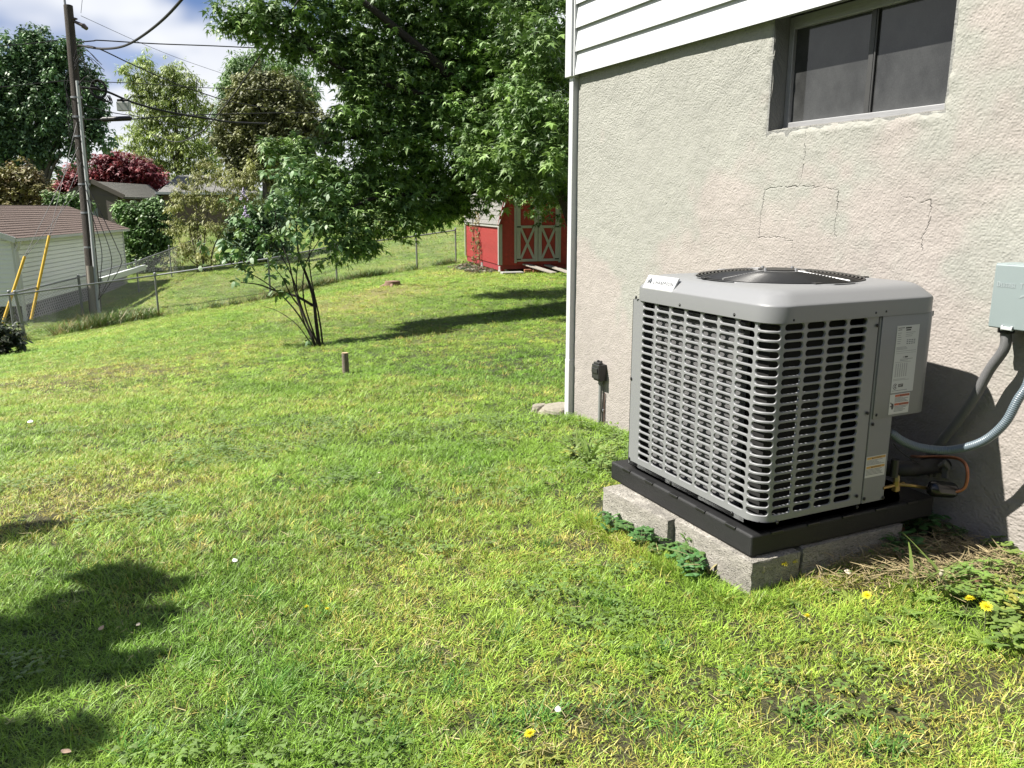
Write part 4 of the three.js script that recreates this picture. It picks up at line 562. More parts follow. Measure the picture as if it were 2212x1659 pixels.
  obj('tail_wire', (() => { const r2 = rng(3), o = []; for (let k = 0; k < 9; k++) { const x = 0.2 * r2(); o.push(tube([[x - 0.1, -0.18, 0], [x - 0.05 + 0.1 * r2(), -0.3, 0.03], [x + 0.15, -0.28 - 0.1 * r2(), 0.02], [x + 0.1, -0.15, 0]], 0.01, 14, 5)); } return o; })(), M.wire, coil);
  const tb = C1(880, 757, 23.6), box = thing('terminal_box', 'pale grey terminal box hanging on the cables', 'cable box', tb.toArray(), -0.5); obj('case', [rbx(0.38, 0.26, 0.16, 0.02)], std([0.45, 0.47, 0.45], 0.5), box); obj('lid', [rbx(0.34, 0.1, 0.14, 0.03, 0, 0.16, 0)], M.wire, box); obj('hanger', [tube([[0.1, 0.18, 0], [0.3, 0.3, 0], [0.42, 0.26, 0]], 0.012, 10, 5)], M.wire, box);
  const sp = C1(830, 846, 23.2), spl = thing('splice_tube', 'horizontal black splice tube on the lowest cable', 'splice case', sp.toArray(), -0.45); obj('tube_shell', [bar([-0.4, -0.01, 0], [0.4, 0.02, 0], 0.07, 0.07, 14), bar([-0.46, -0.012, 0], [-0.4, -0.01, 0], 0.035, 0.055, 12), bar([0.4, 0.02, 0], [0.45, 0.022, 0], 0.055, 0.03, 12)], M.black, spl);
  const gu = (label, tp, bt, hook) => { const w = thing('guy_wire', label, 'guy wire', bt.toArray()); const L0 = (p) => p.clone().sub(bt); obj('yellow_guard', [bar(L0(bt), L0(tp), 0.036, 0.033, 10)], std([0.75, 0.47, 0.02], 0.5), w); obj('wire', [bar(L0(tp), L0(hook), 0.006, 0.009, 6), bar(L0(tp).add(V3(0.02, 0, 0)), L0(hook).add(V3(0.05, -1, 0)), 0.006, 0.006, 6)], std([0.1, 0.1, 0.1], 0.6), w); };
  const hk = b.clone().add(on(0.66)), hk2 = b.clone().add(on(0.58));
  gu('guy wire with tall yellow guard leaning before the white garage wall', at(106, 509, 20), at(67, 690, 19.6), hk);
  gu('guy wire with yellow guard at the left edge behind the dark bush', at(53, 554, 19.4), at(1, 712, 19), hk2);
}

// ---------------------------------------------------------------- leaves
function blade(list, base, dir, side, len, w, curl, seg = 3, taper = 1) {   // a leaf or grass blade as a curved tapering strip; pushes triangles
  const P = []; for (let k = 0; k <= seg; k++) { const t = k / seg, ww = w * (taper === 1 ? (1 - t * t) : Math.sin(Math.PI * Math.min(1, 0.12 + 0.88 * t)) * (1 - 0.25 * t)); const c = base.clone().addScaledVector(dir, len * t).add(curl.clone().multiplyScalar(len * t * t)); P.push(c.clone().addScaledVector(side, ww), c.clone().addScaledVector(side, -ww)); }
  for (let k = 0; k < seg; k++) { const a = P[2 * k], b = P[2 * k + 1], c = P[2 * k + 2], d = P[2 * k + 3]; list.push(a, b, c); if (k < seg - 1 || taper !== 1) list.push(b, d, c); }
}
const geoOf = (list) => { const g = new THREE.BufferGeometry().setFromPoints(list); g.computeVertexNormals(); return g; };
function dirOf(az, el) { return V3(Math.cos(el) * Math.cos(az), Math.sin(el), Math.cos(el) * Math.sin(az)); }
function palmate(list, base, dir, side, up, s) {                        // five pointed lobes, slightly drooping
  const L = [[-1.95, 0.42], [-1.5, 0.2], [-1.0, 0.8], [-0.62, 0.34], [0, 1.0], [0.62, 0.34], [1.0, 0.8], [1.5, 0.2], [1.95, 0.42]];
  const p = L.map(([a, r]) => base.clone().addScaledVector(dir, s * r * Math.cos(a) + s * 0.1).addScaledVector(side, s * r * Math.sin(a)).addScaledVector(up, -s * 0.28 * r * r));
  const c = base.clone().addScaledVector(dir, s * 0.12).addScaledVector(up, s * 0.03);
  for (let k = 0; k < p.length - 1; k++) list.push(c, p[k], p[k + 1]);
  list.push(c, p[p.length - 1], p[0]);
}
function spray(seed, n, kind, s, spread) {
  const r = rng(seed), list = [];
  for (let k = 0; k < n; k++) {
    const az = k * 2.4 + r() * 0.8, el = mix(-1.0, 0.15, r()), d = dirOf(az, el), base = V3((r() - 0.5), (r() - 0.5) * 0.6, (r() - 0.5)).multiplyScalar(spread).addScaledVector(d, spread * 0.4), up0 = V3(0.4 * (r() - 0.5), 1, 0.4 * (r() - 0.5)), side = d.clone().cross(up0).normalize(), up = side.clone().cross(d), z = s * (0.7 + 0.6 * r());
    if (kind === 'maple') palmate(list, base, d, side, up, z);
    else if (kind === 'oval') blade(list, base, d, side, z, z * 0.36, V3(0, -0.25, 0), 3, 2);
    else blade(list, base, d, side, z, z * 0.2, V3(0, -0.2, 0), 2, 2);
  }
  return geoOf(list);
}
const SPRAY = { maple: [spray(1, 9, 'maple', 0.085, 0.13), spray(2, 8, 'maple', 0.09, 0.14)], oval: [spray(3, 10, 'oval', 0.075, 0.1), spray(4, 9, 'oval', 0.08, 0.1)], fine: [spray(5, 16, 'fine', 0.11, 0.2), spray(6, 14, 'fine', 0.12, 0.2)], broad: [spray(7, 12, 'oval', 0.13, 0.2), spray(8, 11, 'oval', 0.12, 0.22)] };
const Q = new THREE.Quaternion(), E3 = new THREE.Euler(), MX = new THREE.Matrix4(), CC = new THREE.Color();
function scatter(name, geo, mat, places, parent) {                       // places: [pos, euler, scale, [r,g,b]]
  const m = new THREE.InstancedMesh(geo, mat, places.length); m.name = parent === scene ? numbered(name) : name;
  places.forEach(([p, e, s, c], i) => { Q.setFromEuler(E3.set(...e)); MX.compose(p, Q, s.isVector3 ? s : V3(s, s, s)); m.setMatrixAt(i, MX); m.setColorAt(i, CC.setRGB(...c)); });
  parent.add(m); return stuff(m);
}
const leafM = { gloss: leafMat([1, 1, 1], 0.42, 0.5), soft: leafMat([1, 1, 1], 0.45, 0.6) };
// clumps: [px, py, metres ahead, radius px]; sprays sit mostly in the outer part of each clump
function crownPlaces(clumps, density, pal, size, seed, { flat = 1, inner = 0.35, keep = null, droop = 0.5 } = {}) {
  const r = rng(seed), out = [];
  for (const [px, py, d, rp, dens = 1] of clumps) {
    const c = at(px, py, d), R = rp / 1706 * d, n = Math.round(density * dens * R * R);
    const tone = 0.8 + 0.4 * r();
    for (let k = 0; k < n; k++) {
      const u = r() * 2 - 1, a = r() * Math.PI * 2, w = Math.sqrt(1 - u * u), bump = 1 + 0.42 * noise(u * 3 + px, a * 1.6 + py) + 0.2 * noise(u * 9 + px, a * 5 + py) , q = R * bump * Math.pow(inner + (1 - inner) * r(), 0.6);
      const p = V3(c.x + w * Math.cos(a) * q, c.y + u * q * flat, c.z + w * Math.sin(a) * q);
      if (keep && !keep(p)) continue;
      const t = r(), i = Math.floor(t * (pal.length - 1)), f = t * (pal.length - 1) - i, v = 1.75 * tone * (0.7 + 0.6 * r()), A = pal[i], B = pal[Math.min(i + 1, pal.length - 1)];
      out.push([p, [(r() - 0.5) * droop, r() * 6.28, (r() - 0.5) * droop], size * (0.7 + 0.6 * r()), [mix(A[0], B[0], f) * v, mix(A[1], B[1], f) * v, mix(A[2], B[2], f) * v]]);
    }
  }
  return out;
}
function foliage(parent, kind, mat, places, name = 'crown') { const half = Math.ceil(places.length / 2); const a = scatter(name, SPRAY[kind][0], mat, places.filter((_, i) => i % 2 === 0), parent), b = scatter(name, SPRAY[kind][1], mat, places.filter((_, i) => i % 2), parent); return [a, b]; }
const local = (places, o) => places.map(([p, e, s, c]) => [p.clone().sub(o), e, s, c]);
function branches(o, list, mat, name = 'branch') { for (const [pts, r0, r1] of list) obj(name, limb(pts.map((p) => (p.isVector3 ? p : at(...p)).clone().sub(o.position)), r0, r1), mat, o); }
const foot = (px, py, d) => { const p = at(px, py, d); p.y = ground(p.x, p.z); return p; };

// big shade tree over the red shed
{
  const b = foot(1270, 610, 13.6), t = thing('maple_tree', 'large dark green maple with drooping star leaves over the red shed', 'tree', b.toArray());
  branches(t, [[[b, at(1262, 520, 13.4), at(1225, 400, 13.0), at(1195, 290, 12.6)], 0.26, 0.19]], M.bark, 'trunk');
  branches(t, [[[[1200, 320, 12.8], [1110, 300, 12.3], [1033, 227, 11.8], [944, 137, 11.4], [819, 31, 11], [740, -30, 10.8]], 0.12, 0.04], [[[1200, 320, 12.8], [1180, 180, 12.4], [1130, 60, 12], [1080, -80, 11.8]], 0.15, 0.06], [[[1215, 380, 13], [1100, 400, 12.4], [950, 420, 11.6], [800, 430, 11], [730, 470, 10.7]], 0.09, 0.02], [[[1205, 330, 12.8], [1260, 160, 12.6], [1290, 0, 12.4], [1300, -150, 12.4]], 0.16, 0.07], [[[1110, 300, 12.3], [960, 300, 11.6], [820, 290, 11.2], [700, 310, 11]], 0.06, 0.015], [[[1190, 250, 12.6], [1120, 105, 11.2], [1180, 60, 10.2]], 0.06, 0.015], [[[1033, 227, 11.8], [900, 200, 11.2], [740, 150, 11], [600, 60, 10.8], [500, 35, 10.6]], 0.05, 0.012], [[[1215, 340, 13], [1170, 360, 11], [1120, 370, 10.2]], 0.05, 0.015]], M.bark);
  const cl = [[490, 30, 10.6, 38], [530, 50, 10.6, 45], [560, 20, 10.8, 50], [575, 70, 10.7, 40], [620, 50, 11, 60], [640, 100, 11, 40], [690, 60, 11.2, 75], [720, 125, 11, 50], [770, 50, 11.4, 90], [790, 150, 11.3, 80], [775, 215, 11, 55], [730, 262, 10.9, 32], [765, 290, 11, 55], [860, 80, 11.8, 110], [880, 200, 11.6, 110], [840, 290, 11.4, 90], [960, 60, 12, 110], [970, 180, 12, 110], [960, 300, 11.6, 100], [1060, 60, 12, 110], [1070, 190, 11.8, 110], [1060, 310, 11.2, 95], [1160, 50, 11, 100], [1180, 160, 10.4, 80], [1150, 240, 10, 75], [1215, 250, 9.6, 60], [1130, 330, 9.9, 60], [1205, 350, 9.6, 50], [1180, 90, 9.8, 60], [1060, 360, 10.6, 70], [1150, 372, 11, 48],
    [690, 330, 11.2, 50], [640, 320, 11.2, 38], [590, 316, 11.1, 30], [655, 372, 10.9, 46], [710, 400, 11, 62], [770, 400, 11.3, 75], [840, 400, 11.4, 80], [920, 405, 11.6, 80], [1000, 395, 12, 75], [700, 462, 10.8, 45], [750, 480, 10.8, 52], [800, 485, 10.9, 48], [855, 470, 11.2, 48], [760, 530, 10.5, 30], [735, 552, 10.4, 18], [800, 530, 10.6, 26], [925, 455, 11.6, 36], [980, 440, 12, 34], [1075, 395, 12.4, 34], [1190, 380, 12.6, 40], [1240, 385, 12.8, 56], [1005, 450, 12.4, 18],
    [1300, 100, 12, 130], [1320, 260, 12, 120], [1260, 340, 11.6, 70], [1000, -80, 12, 140], [800, -90, 11.6, 110], [1180, -100, 12, 140], [640, -40, 11, 60], [1000, 120, 14.5, 130], [1130, 220, 14.5, 140], [880, 260, 14, 120], [1220, 340, 15, 120], [1180, 330, 16, 110], [1090, 375, 19.5, 36], [1140, 370, 20, 44], [1190, 375, 20, 50], [1240, 385, 20.5, 60], [1130, 350, 21.5, 50], [1210, 350, 22, 60], [1290, 400, 20, 60],  [780, 120, 13.4, 70], [1050, 370, 14.5, 52], [1120, 375, 14.6, 42]];
  const pal = [[0.06, 0.115, 0.03], [0.1, 0.18, 0.042], [0.14, 0.235, 0.05], [0.2, 0.31, 0.07]];
  foliage(t, 'maple', leafM.gloss, local(crownPlaces(cl, 520, pal, 0.96, 101, { inner: 0.35 }), b));
}
// slim many-stemmed lilac on the lawn
{
  const b = foot(690, 747, 10.2), t = thing('lilac_shrub', 'slender lilac shrub with leaning bare stems on the sunny lawn', 'shrub', b.toArray());
  const st = (pts, r0, r1) => [pts.map((p, i) => (i ? p : b.clone().add(V3(p[0] * 0.01, -0.05, p[1] * 0.01)))), r0, r1];
  branches(t, [st([[0, 0], [682, 690, 10.2], [678, 650, 10.2], [664, 600, 10.25], [648, 560, 10.2], [640, 500, 10.2], [650, 420, 10.2]], 0.0266, 0.0084), st([[-4, 2], [670, 715, 10.1], [650, 660, 10.1], [632, 600, 10.1], [600, 540, 10.1], [560, 480, 10]], 0.0154, 0.0049), st([[3, 5], [674, 720, 10.0], [640, 640, 10], [625, 570, 10], [600, 500, 10], [590, 420, 10]], 0.0140, 0.0049), st([[-3, -4], [664, 712, 10.3], [636, 668, 10.3], [590, 622, 10.3], [540, 590, 10.2], [470, 555, 10.1]], 0.0140, 0.0042), st([[5, -2], [690, 690, 10.3], [672, 600, 10.3], [668, 540, 10.3], [690, 470, 10.3]], 0.0140, 0.0049), st([[-6, 0], [662, 728, 10.1], [640, 700, 10.1], [600, 672, 10.1], [570, 662, 10.1]], 0.0084, 0.0028), st([[-2, 6], [668, 722, 10.2], [646, 660, 10.2], [640, 600, 10.2], [646, 540, 10.2], [620, 470, 10.2]], 0.0112, 0.0035), st([[1, -6], [676, 716, 10.3], [655, 640, 10.4], [660, 570, 10.4], [700, 500, 10.4], [720, 440, 10.4]], 0.0126, 0.0042), [[[652, 668, 10.2], [630, 640, 10.1], [610, 600, 10.1], [590, 575, 10.1]], 0.012, 0.004], [[[676, 660, 10.2], [640, 640, 10.2], [600, 630, 10.2], [560, 615, 10.2], [520, 610, 10.1]], 0.02, 0.005]], M.bark, 'stem');
  const cl = [[440, 558, 10.1, 26], [470, 548, 10.1, 34], [505, 558, 10.1, 40], [545, 548, 10.1, 46], [530, 500, 10, 40], [560, 470, 10, 52], [530, 440, 10, 40], [575, 420, 10, 50], [610, 380, 10.1, 46], [590, 360, 10.1, 36], [640, 350, 10.2, 38], [630, 430, 10.1, 60], [610, 500, 10, 56], [650, 500, 10.1, 56], [690, 440, 10.2, 56], [670, 390, 10.3, 50], [700, 500, 10.2, 48], [720, 420, 10.3, 46], [740, 460, 10.4, 36], [600, 556, 10, 40], [650, 550, 10.1, 40], [690, 545, 10.2, 34], [720, 530, 10.3, 30], [570, 590, 10.1, 30], [600, 606, 10.1, 26], [545, 596, 10.1, 24], [498, 606, 10.1, 14], [514, 624, 10.1, 12], [612, 622, 10, 20], [648, 735, 10.1, 13], [660, 727, 10.1, 11], [636, 738, 10.1, 8], [612, 672, 10.1, 10], [580, 660, 10.1, 8], [700, 605, 10.2, 10]];
  const pal = [[0.07, 0.14, 0.05], [0.1, 0.19, 0.065], [0.13, 0.22, 0.075], [0.18, 0.27, 0.07]];
  foliage(t, 'oval', leafM.gloss, local(crownPlaces(cl, 98, pal, 0.86, 202, { inner: 0.2, droop: 0.9 }), b));
  const fl = (px, py, d) => { const r = rng(px), o = [], c = at(px, py, d).sub(b); for (let k = 0; k < 40; k++) { const h = r(); o.push(new THREE.IcosahedronGeometry(0.011, 0).translate(c.x + (r() - 0.5) * 0.1 * (1 - h), c.y + h * 0.14, c.z + (r() - 0.5) * 0.1 * (1 - h))); } return o; };
  obj('flower_head', fl(531, 470, 9.72), std([0.55, 0.46, 0.68], 0.7), t); obj('flower_head', fl(527, 432, 9.75), std([0.6, 0.52, 0.7], 0.7), t);
}
// trees and bushes beyond the fence
const greens = { dark: [[0.07, 0.13, 0.06], [0.11, 0.19, 0.085], [0.15, 0.25, 0.1]], mid: [[0.08, 0.15, 0.045], [0.12, 0.21, 0.06], [0.16, 0.25, 0.07]], lime: [[0.16, 0.22, 0.05], [0.23, 0.3, 0.07], [0.28, 0.33, 0.09]], olive: [[0.1, 0.115, 0.035], [0.15, 0.165, 0.055], [0.22, 0.23, 0.09]], red: [[0.1, 0.015, 0.025], [0.2, 0.03, 0.045], [0.3, 0.07, 0.07]], rust: [[0.16, 0.11, 0.045], [0.18, 0.17, 0.055], [0.24, 0.22, 0.08]], wisp: [[0.17, 0.19, 0.05], [0.23, 0.25, 0.07], [0.28, 0.27, 0.1]] };
function tree(name, label, category, base, stems, clumps, kind, pal, density, size, seed, { bark = M.barkGrey, mat = leafM.soft, opt = {}, partName = 'trunk' } = {}) {
  const b = foot(...base), t = thing(name, label, category, b.toArray());
  stems.forEach(([pts, r0, r1], i) => branches(t, [[[b.clone().add(V3(i * 0.15, -0.2, 0)), ...pts.map((p) => at(...p))], r0, r1]], bark, i && partName === 'trunk' ? 'branch' : partName));
  foliage(t, kind, mat, local(crownPlaces(clumps, density, pal, size, seed, opt), b)); return t;
}
tree('maple_tree', 'tall dark green tree at the left edge behind the white garage', 'tree', [60, 470, 46], [[[[70, 380, 46], [80, 260, 46], [85, 120, 46]], 0.32, 0.06], [[[100, 370, 46], [130, 270, 46], [170, 180, 46]], 0.22, 0.04], [[[30, 370, 46], [0, 260, 46], [-30, 160, 46]], 0.24, 0.04], [[[120, 350, 46], [180, 290, 46], [215, 260, 46]], 0.14, 0.03], [[[90, 340, 46], [110, 200, 46], [130, 120, 46]], 0.16, 0.03]],
  [[80, 95, 46, 36], [40, 130, 46, 48], [110, 130, 46, 44], [150, 110, 46, 30], [60, 190, 46, 56], [130, 190, 46, 48], [180, 165, 46, 32], [195, 210, 46, 30], [-10, 180, 46, 64], [0, 270, 46, 64], [70, 260, 46, 60], [140, 260, 46, 48], [190, 270, 46, 36], [215, 240, 46, 21], [100, 320, 46, 44, 0.6], [170, 320, 46, 36, 0.6], [30, 330, 46, 56, 0.8], [230, 300, 46, 24, 0.5], [-90, 220, 46, 88], [-100, 330, 46, 72], [220, 180, 46, 11], [60, 80, 46, 24]], 'broad', greens.dark, 170, 1.5, 301, { mat: leafM.gloss, opt: { inner: 0.15 } });
tree('young_tree', 'airy light green tree with forked trunk against the clouds', 'tree', [385, 440, 56], [[[[384, 360, 56], [380, 260, 56], [375, 150, 56]], 0.26, 0.05], [[[392, 340, 56], [420, 240, 56], [425, 170, 56]], 0.16, 0.03], [[[372, 330, 56], [330, 240, 56], [300, 170, 56]], 0.16, 0.03], [[[390, 320, 56], [440, 270, 56], [462, 230, 56]], 0.12, 0.02]],
  [[308, 130, 56, 24], [290, 165, 56, 30], [330, 165, 56, 34], [370, 150, 56, 30], [380, 190, 56, 40], [340, 210, 56, 44], [300, 205, 56, 30], [410, 180, 56, 28], [415, 220, 56, 38], [370, 250, 56, 48], [320, 260, 56, 42], [430, 260, 56, 34], [290, 300, 56, 34], [340, 310, 56, 46], [400, 310, 56, 50], [440, 320, 56, 34], [300, 345, 56, 34], [350, 355, 56, 40], [410, 360, 56, 44], [455, 350, 56, 34], [265, 145, 56, 12]], 'fine', greens.lime, 60, 1.9, 302, { opt: { inner: 0.05 } });
tree('broadleaf_tree', 'brownish olive tree left of the big dark maple', 'tree', [570, 430, 48], [[[[570, 330, 48], [565, 250, 48], [560, 180, 48]], 0.2, 0.05], [[[590, 320, 48], [625, 260, 48]], 0.12, 0.03]],
  [[530, 200, 48, 40], [575, 190, 48, 48], [615, 200, 48, 44], [505, 245, 48, 40], [560, 245, 48, 55], [615, 255, 48, 52], [650, 240, 48, 40], [495, 300, 48, 36], [540, 310, 48, 50], [600, 315, 48, 52], [650, 300, 48, 44], [520, 350, 48, 40], [570, 360, 48, 44], [690, 280, 48, 40]], 'broad', greens.olive, 150, 1.5, 303, { opt: { inner: 0.2 } });
tree('young_tree', 'bright green tree standing behind the brownish olive one', 'tree', [540, 440, 60], [[[[540, 330, 60], [540, 180, 60]], 0.25, 0.05]], [[520, 150, 60, 34], [555, 130, 60, 26], [500, 180, 60, 30], [560, 165, 60, 36], [610, 150, 60, 34], [640, 170, 60, 34], [480, 240, 60, 26], [475, 300, 60, 26], [490, 200, 60, 20], [665, 200, 60, 30]], 'fine', greens.mid, 95, 2.3, 304, { opt: { inner: 0.1 } });
tree('red_maple', 'low spreading dark red maple above the roofs', 'tree', [240, 440, 52], [[[[240, 400, 52], [230, 370, 52]], 0.2, 0.08], [[[250, 400, 52], [290, 370, 52]], 0.12, 0.05]], [[240, 345, 52, 26], [215, 362, 52, 34], [270, 360, 52, 38], [310, 370, 52, 34], [340, 382, 52, 20], [180, 380, 52, 36], [240, 385, 52, 38], [150, 395, 52, 26], [300, 395, 52, 30], [125, 408, 52, 22], [110, 420, 52, 16], [200, 405, 52, 30], [335, 400, 52, 18]], 'maple', greens.red, 130, 2.6, 305, { opt: { inner: 0.2, flat: 0.8 }, bark: M.bark });
tree('hedge_shrub', 'rust tinged green shrubs above the roof of the white garage', 'shrub', [40, 480, 40], [[[[40, 430, 40], [35, 400, 40]], 0.1, 0.05]], [[-30, 400, 40, 40], [20, 390, 40, 32], [60, 385, 40, 34], [40, 420, 40, 34], [90, 415, 40, 30], [0, 430, 40, 36], [110, 440, 40, 24], [60, 450, 40, 30]], 'broad', greens.rust, 190, 1.2, 306, { bark: M.bark });
tree('leafy_shrub', 'fresh green shrub peeping over the garage roof beside the pole', 'shrub', [150, 470, 36], [[[[150, 440, 36], [140, 420, 36]], 0.08, 0.03]], [[115, 425, 36, 16], [140, 430, 36, 18], [165, 430, 36, 18], [185, 440, 36, 16], [150, 450, 36, 20], [120, 450, 36, 18]], 'broad', greens.mid, 260, 1.0, 307);
tree('honeysuckle_bush', 'big leafy bush right of the white garage', 'bush', [310, 595, 33], [[[[310, 540, 33], [300, 470, 33]], 0.08, 0.03], [[[330, 540, 33], [345, 470, 33]], 0.08, 0.03]], [[262, 450, 33, 20], [280, 470, 33, 28], [320, 460, 33, 30], [350, 465, 33, 24], [300, 500, 33, 36], [340, 500, 33, 32], [280, 515, 33, 26], [310, 535, 33, 36], [345, 535, 33, 28], [335, 440, 33, 18], [360, 490, 33, 20], [300, 570, 33, 30, 0.5], [340, 570, 33, 26, 0.5]], 'broad', greens.mid, 300, 1.0, 308, { mat: leafM.gloss, bark: M.bark });
tree('wispy_bush', 'yellow green wispy bush with bare twigs in front of the grey roof', 'bush', [430, 600, 32], [[[[420, 540, 32], [400, 450, 32], [390, 400, 32]], 0.04, 0.01], [[[440, 540, 32], [450, 450, 32], [470, 390, 32]], 0.04, 0.01], [[[430, 530, 32], [425, 440, 32], [430, 370, 32]], 0.04, 0.01], [[[460, 540, 32], [500, 460, 32], [520, 400, 32]], 0.04, 0.01], [[[410, 560, 32], [380, 500, 32], [372, 470, 32]], 0.03, 0.01]],
  [[395, 400, 32, 24], [430, 380, 32, 28], [470, 380, 32, 30], [510, 390, 32, 28], [380, 440, 32, 28], [420, 430, 32, 34], [465, 430, 32, 36], [510, 435, 32, 32], [540, 380, 32, 24], [380, 490, 32, 28], [420, 490, 32, 32], [470, 490, 32, 32], [400, 540, 32, 30], [440, 545, 32, 30], [370, 560, 32, 18], [545, 420, 32, 28], [440, 350, 32, 20], [540, 360, 32, 20]], 'fine', greens.wisp, 130, 1.0, 309, { opt: { inner: 0.02 }, partName: 'stem' });
tree('thicket_bush', 'shaded green thicket behind the lilac on the fence line', 'bush', [560, 600, 34], [[[[560, 540, 34], [560, 480, 34]], 0.06, 0.02]], [[520, 470, 34, 30], [560, 460, 34, 34], [600, 450, 35, 36], [640, 430, 36, 36], [680, 420, 38, 38], [500, 510, 34, 28], [540, 510, 34, 34], [590, 500, 34, 34], [510, 550, 34, 26], [550, 550, 34, 28], [600, 530, 34, 26]], 'broad', greens.dark, 230, 1.2, 310, { bark: M.bark });
tree('dark_bush', 'rounded dark bush at the left edge of the lawn', 'bush', [5, 775, 14.5], [[[[5, 740, 14.5], [0, 715, 14.5]], 0.04, 0.02]], [[-20, 735, 14.5, 50], [14, 735, 14.5, 32], [26, 752, 14.5, 24], [-30, 700, 14.5, 36], [16, 710, 14.5, 22], [8, 762, 14.5, 26]], 'oval', [[0.02, 0.035, 0.015], [0.035, 0.05, 0.02], [0.05, 0.05, 0.025]], 520, 0.9, 311, { bark: M.bark, mat: leafM.gloss });
// small tree out of view to the left: its shade falls across the lawn
{
  const c1 = onGround(110, 1400), c2 = onGround(40, 1145), c3 = onGround(90, 1610), up = (g, h, dx = 0, dz = 0) => V3(g.x + dx, g.y, g.z + dz).addScaledVector(SUN, h / SUN.y);
  const b = V3(-3.3, 0, -2.2); b.y = ground(b.x, b.z);
  const t = thing('young_tree', 'young tree just left of view that shades the near lawn', 'tree', b.toArray());
  const hub = up(c1, 2.6);
  branches(t, [[[b, b.clone().add(V3(0.1, 1.2, 0)), hub.clone().add(V3(-0.5, 0.1, 0)), hub], 0.07, 0.03]], M.bark, 'trunk');
  branches(t, [[[b.clone().add(V3(0.1, 1.3, 0)), up(c2, 2.5)], 0.03, 0.01], [[b.clone().add(V3(0.1, 1.2, 0)), up(c3, 2.4)], 0.03, 0.01]], M.bark);
  const r = rng(55), pl = [], blob = (g, rx, rz, h, n) => { for (let k = 0; k < n; k++) { const a = r() * 6.283, q = Math.sqrt(r()) * (0.75 + 0.35 * noise(a * 1.6, rx * 9)); const p = up(g, h + (r() - 0.5) * 0.5, Math.cos(a) * q * rx, Math.sin(a) * q * rz); pl.push([p.sub(b), [r() - 0.5, r() * 6, r() - 0.5], 0.42 + 0.2 * r(), [0.04 + 0.03 * r(), 0.1 + 0.04 * r(), 0.03]]); } };
  blob(c1, 0.24, 0.17, 2.6, 900); blob(onGround(190, 1300), 0.12, 0.05, 2.6, 130); blob(onGround(255, 1240), 0.1, 0.025, 2.6, 70); blob(onGround(325, 1272), 0.13, 0.022, 2.7, 80); blob(onGround(300, 1340), 0.12, 0.035, 2.6, 120); blob(onGround(265, 1440), 0.12, 0.02, 2.6, 70); blob(onGround(-140, 1410), 0.3, 0.2, 2.6, 900); blob(onGround(30, 1480), 0.16, 0.05, 2.6, 160); blob(c2, 0.18, 0.07, 2.5, 170); blob(onGround(-80, 1180), 0.2, 0.12, 2.5, 300); blob(c3, 0.19, 0.035, 2.4, 150); blob(onGround(-90, 1640), 0.2, 0.07, 2.4, 260);
  foliage(t, 'oval', leafM.soft, pl);
}
// far woods all round, and trees closer behind the standing point, each one mass
{
  const r2 = rng(901), b2 = V3(4, 0, 24), p2 = []; for (let k = 0; k < 5200; k++) { const a = -0.35 + 1.5 * Math.PI * r2() * 0.9 + 1.2, d = 24 + 12 * r2(), x = Math.sin(a) * d, z = -Math.cos(a) * d; if (z < 4 && x < 0) continue; const y = -0.5 + r2() * (9 + 3 * noise(a * 8, 5)); const q = greens[r2() < 0.6 ? 'dark' : 'mid'], c = q[Math.floor(r2() * 3)]; p2.push([V3(x, y, z).sub(b2), [r2(), r2() * 6, r2()], 5 + 3 * r2(), c]); }
  const w2 = thing('garden_woods', 'trees along the street behind the standing point', 'woods', b2.toArray()); w2.userData.kind = 'stuff'; foliage(w2, 'broad', leafM.soft, p2, 'foliage');
  const r = rng(900), pl = [], b = V3(-30, -1, -90);
  for (let k = 0; k < 9000; k++) { const a = -1.75 + r() * 3.3, d = 78 + r() * 40, x = Math.sin(a) * d, z = -Math.cos(a) * d, hh = 2.2 + 2.2 * noise(a * 9, 3) + 1.2 * noise(a * 27, 8), y = ground(x, z) + r() * (hh + 2.5); const q = greens[['dark', 'mid', 'dark', 'lime'][Math.floor(2 + 1.99 * noise(a * 6 + 9, d * 0.05))] ?? 'mid'], c = q[Math.floor(r() * 3)]; pl.push([V3(x, y, z).sub(b), [r(), r() * 6, r()], 6 + 4 * r(), c]); }
  const w = thing('far_woods', 'distant green woods low on the horizon', 'woods', b.toArray()); w.userData.kind = 'stuff'; foliage(w, 'broad', leafM.soft, pl, 'foliage');
}

// ---------------------------------------------------------------- grass
function tuft(seed, n, h, spread, w, lean) { const r = rng(seed), list = []; for (let k = 0; k < n; k++) { const az = r() * 6.283, el = mix(1.45, lean, Math.pow(r(), 0.7)), d = dirOf(az, el), a2 = az + 1.57 + (r() - 0.5), side = V3(Math.cos(a2), 0, Math.sin(a2)), q = Math.sqrt(r()) * spread, b2 = r() * 6.283; blade(list, V3(Math.cos(b2) * q, -0.004, Math.sin(b2) * q), d, side, h * (0.55 + 0.75 * r()), w * (0.7 + 0.6 * r()), V3(Math.cos(az) * 0.35, -0.28 * r(), Math.sin(az) * 0.35), 3); } return geoOf(list); }
const TUFT = [tuft(11, 14, 0.03, 0.03, 0.0012, 0.3), tuft(12, 14, 0.026, 0.035, 0.0013, 0.05), tuft(13, 12, 0.038, 0.025, 0.0014, 0.5), tuft(14, 13, 0.024, 0.035, 0.0014, -0.02)];
const grassM = new THREE.MeshPhysicalMaterial({ color: tone([1.7, 1.75, 1.0]), roughness: 0.48, transmission: 0.36, thickness: 0, side: THREE.DoubleSide, specularIntensity: 0.5 });
const strawM = std([1.25, 1.25, 1.2], 0.7);
const AU = V3(Math.cos(TH_AC), 0, Math.sin(TH_AC)), AV = V3(Math.sin(TH_AC), 0, -Math.cos(TH_AC));
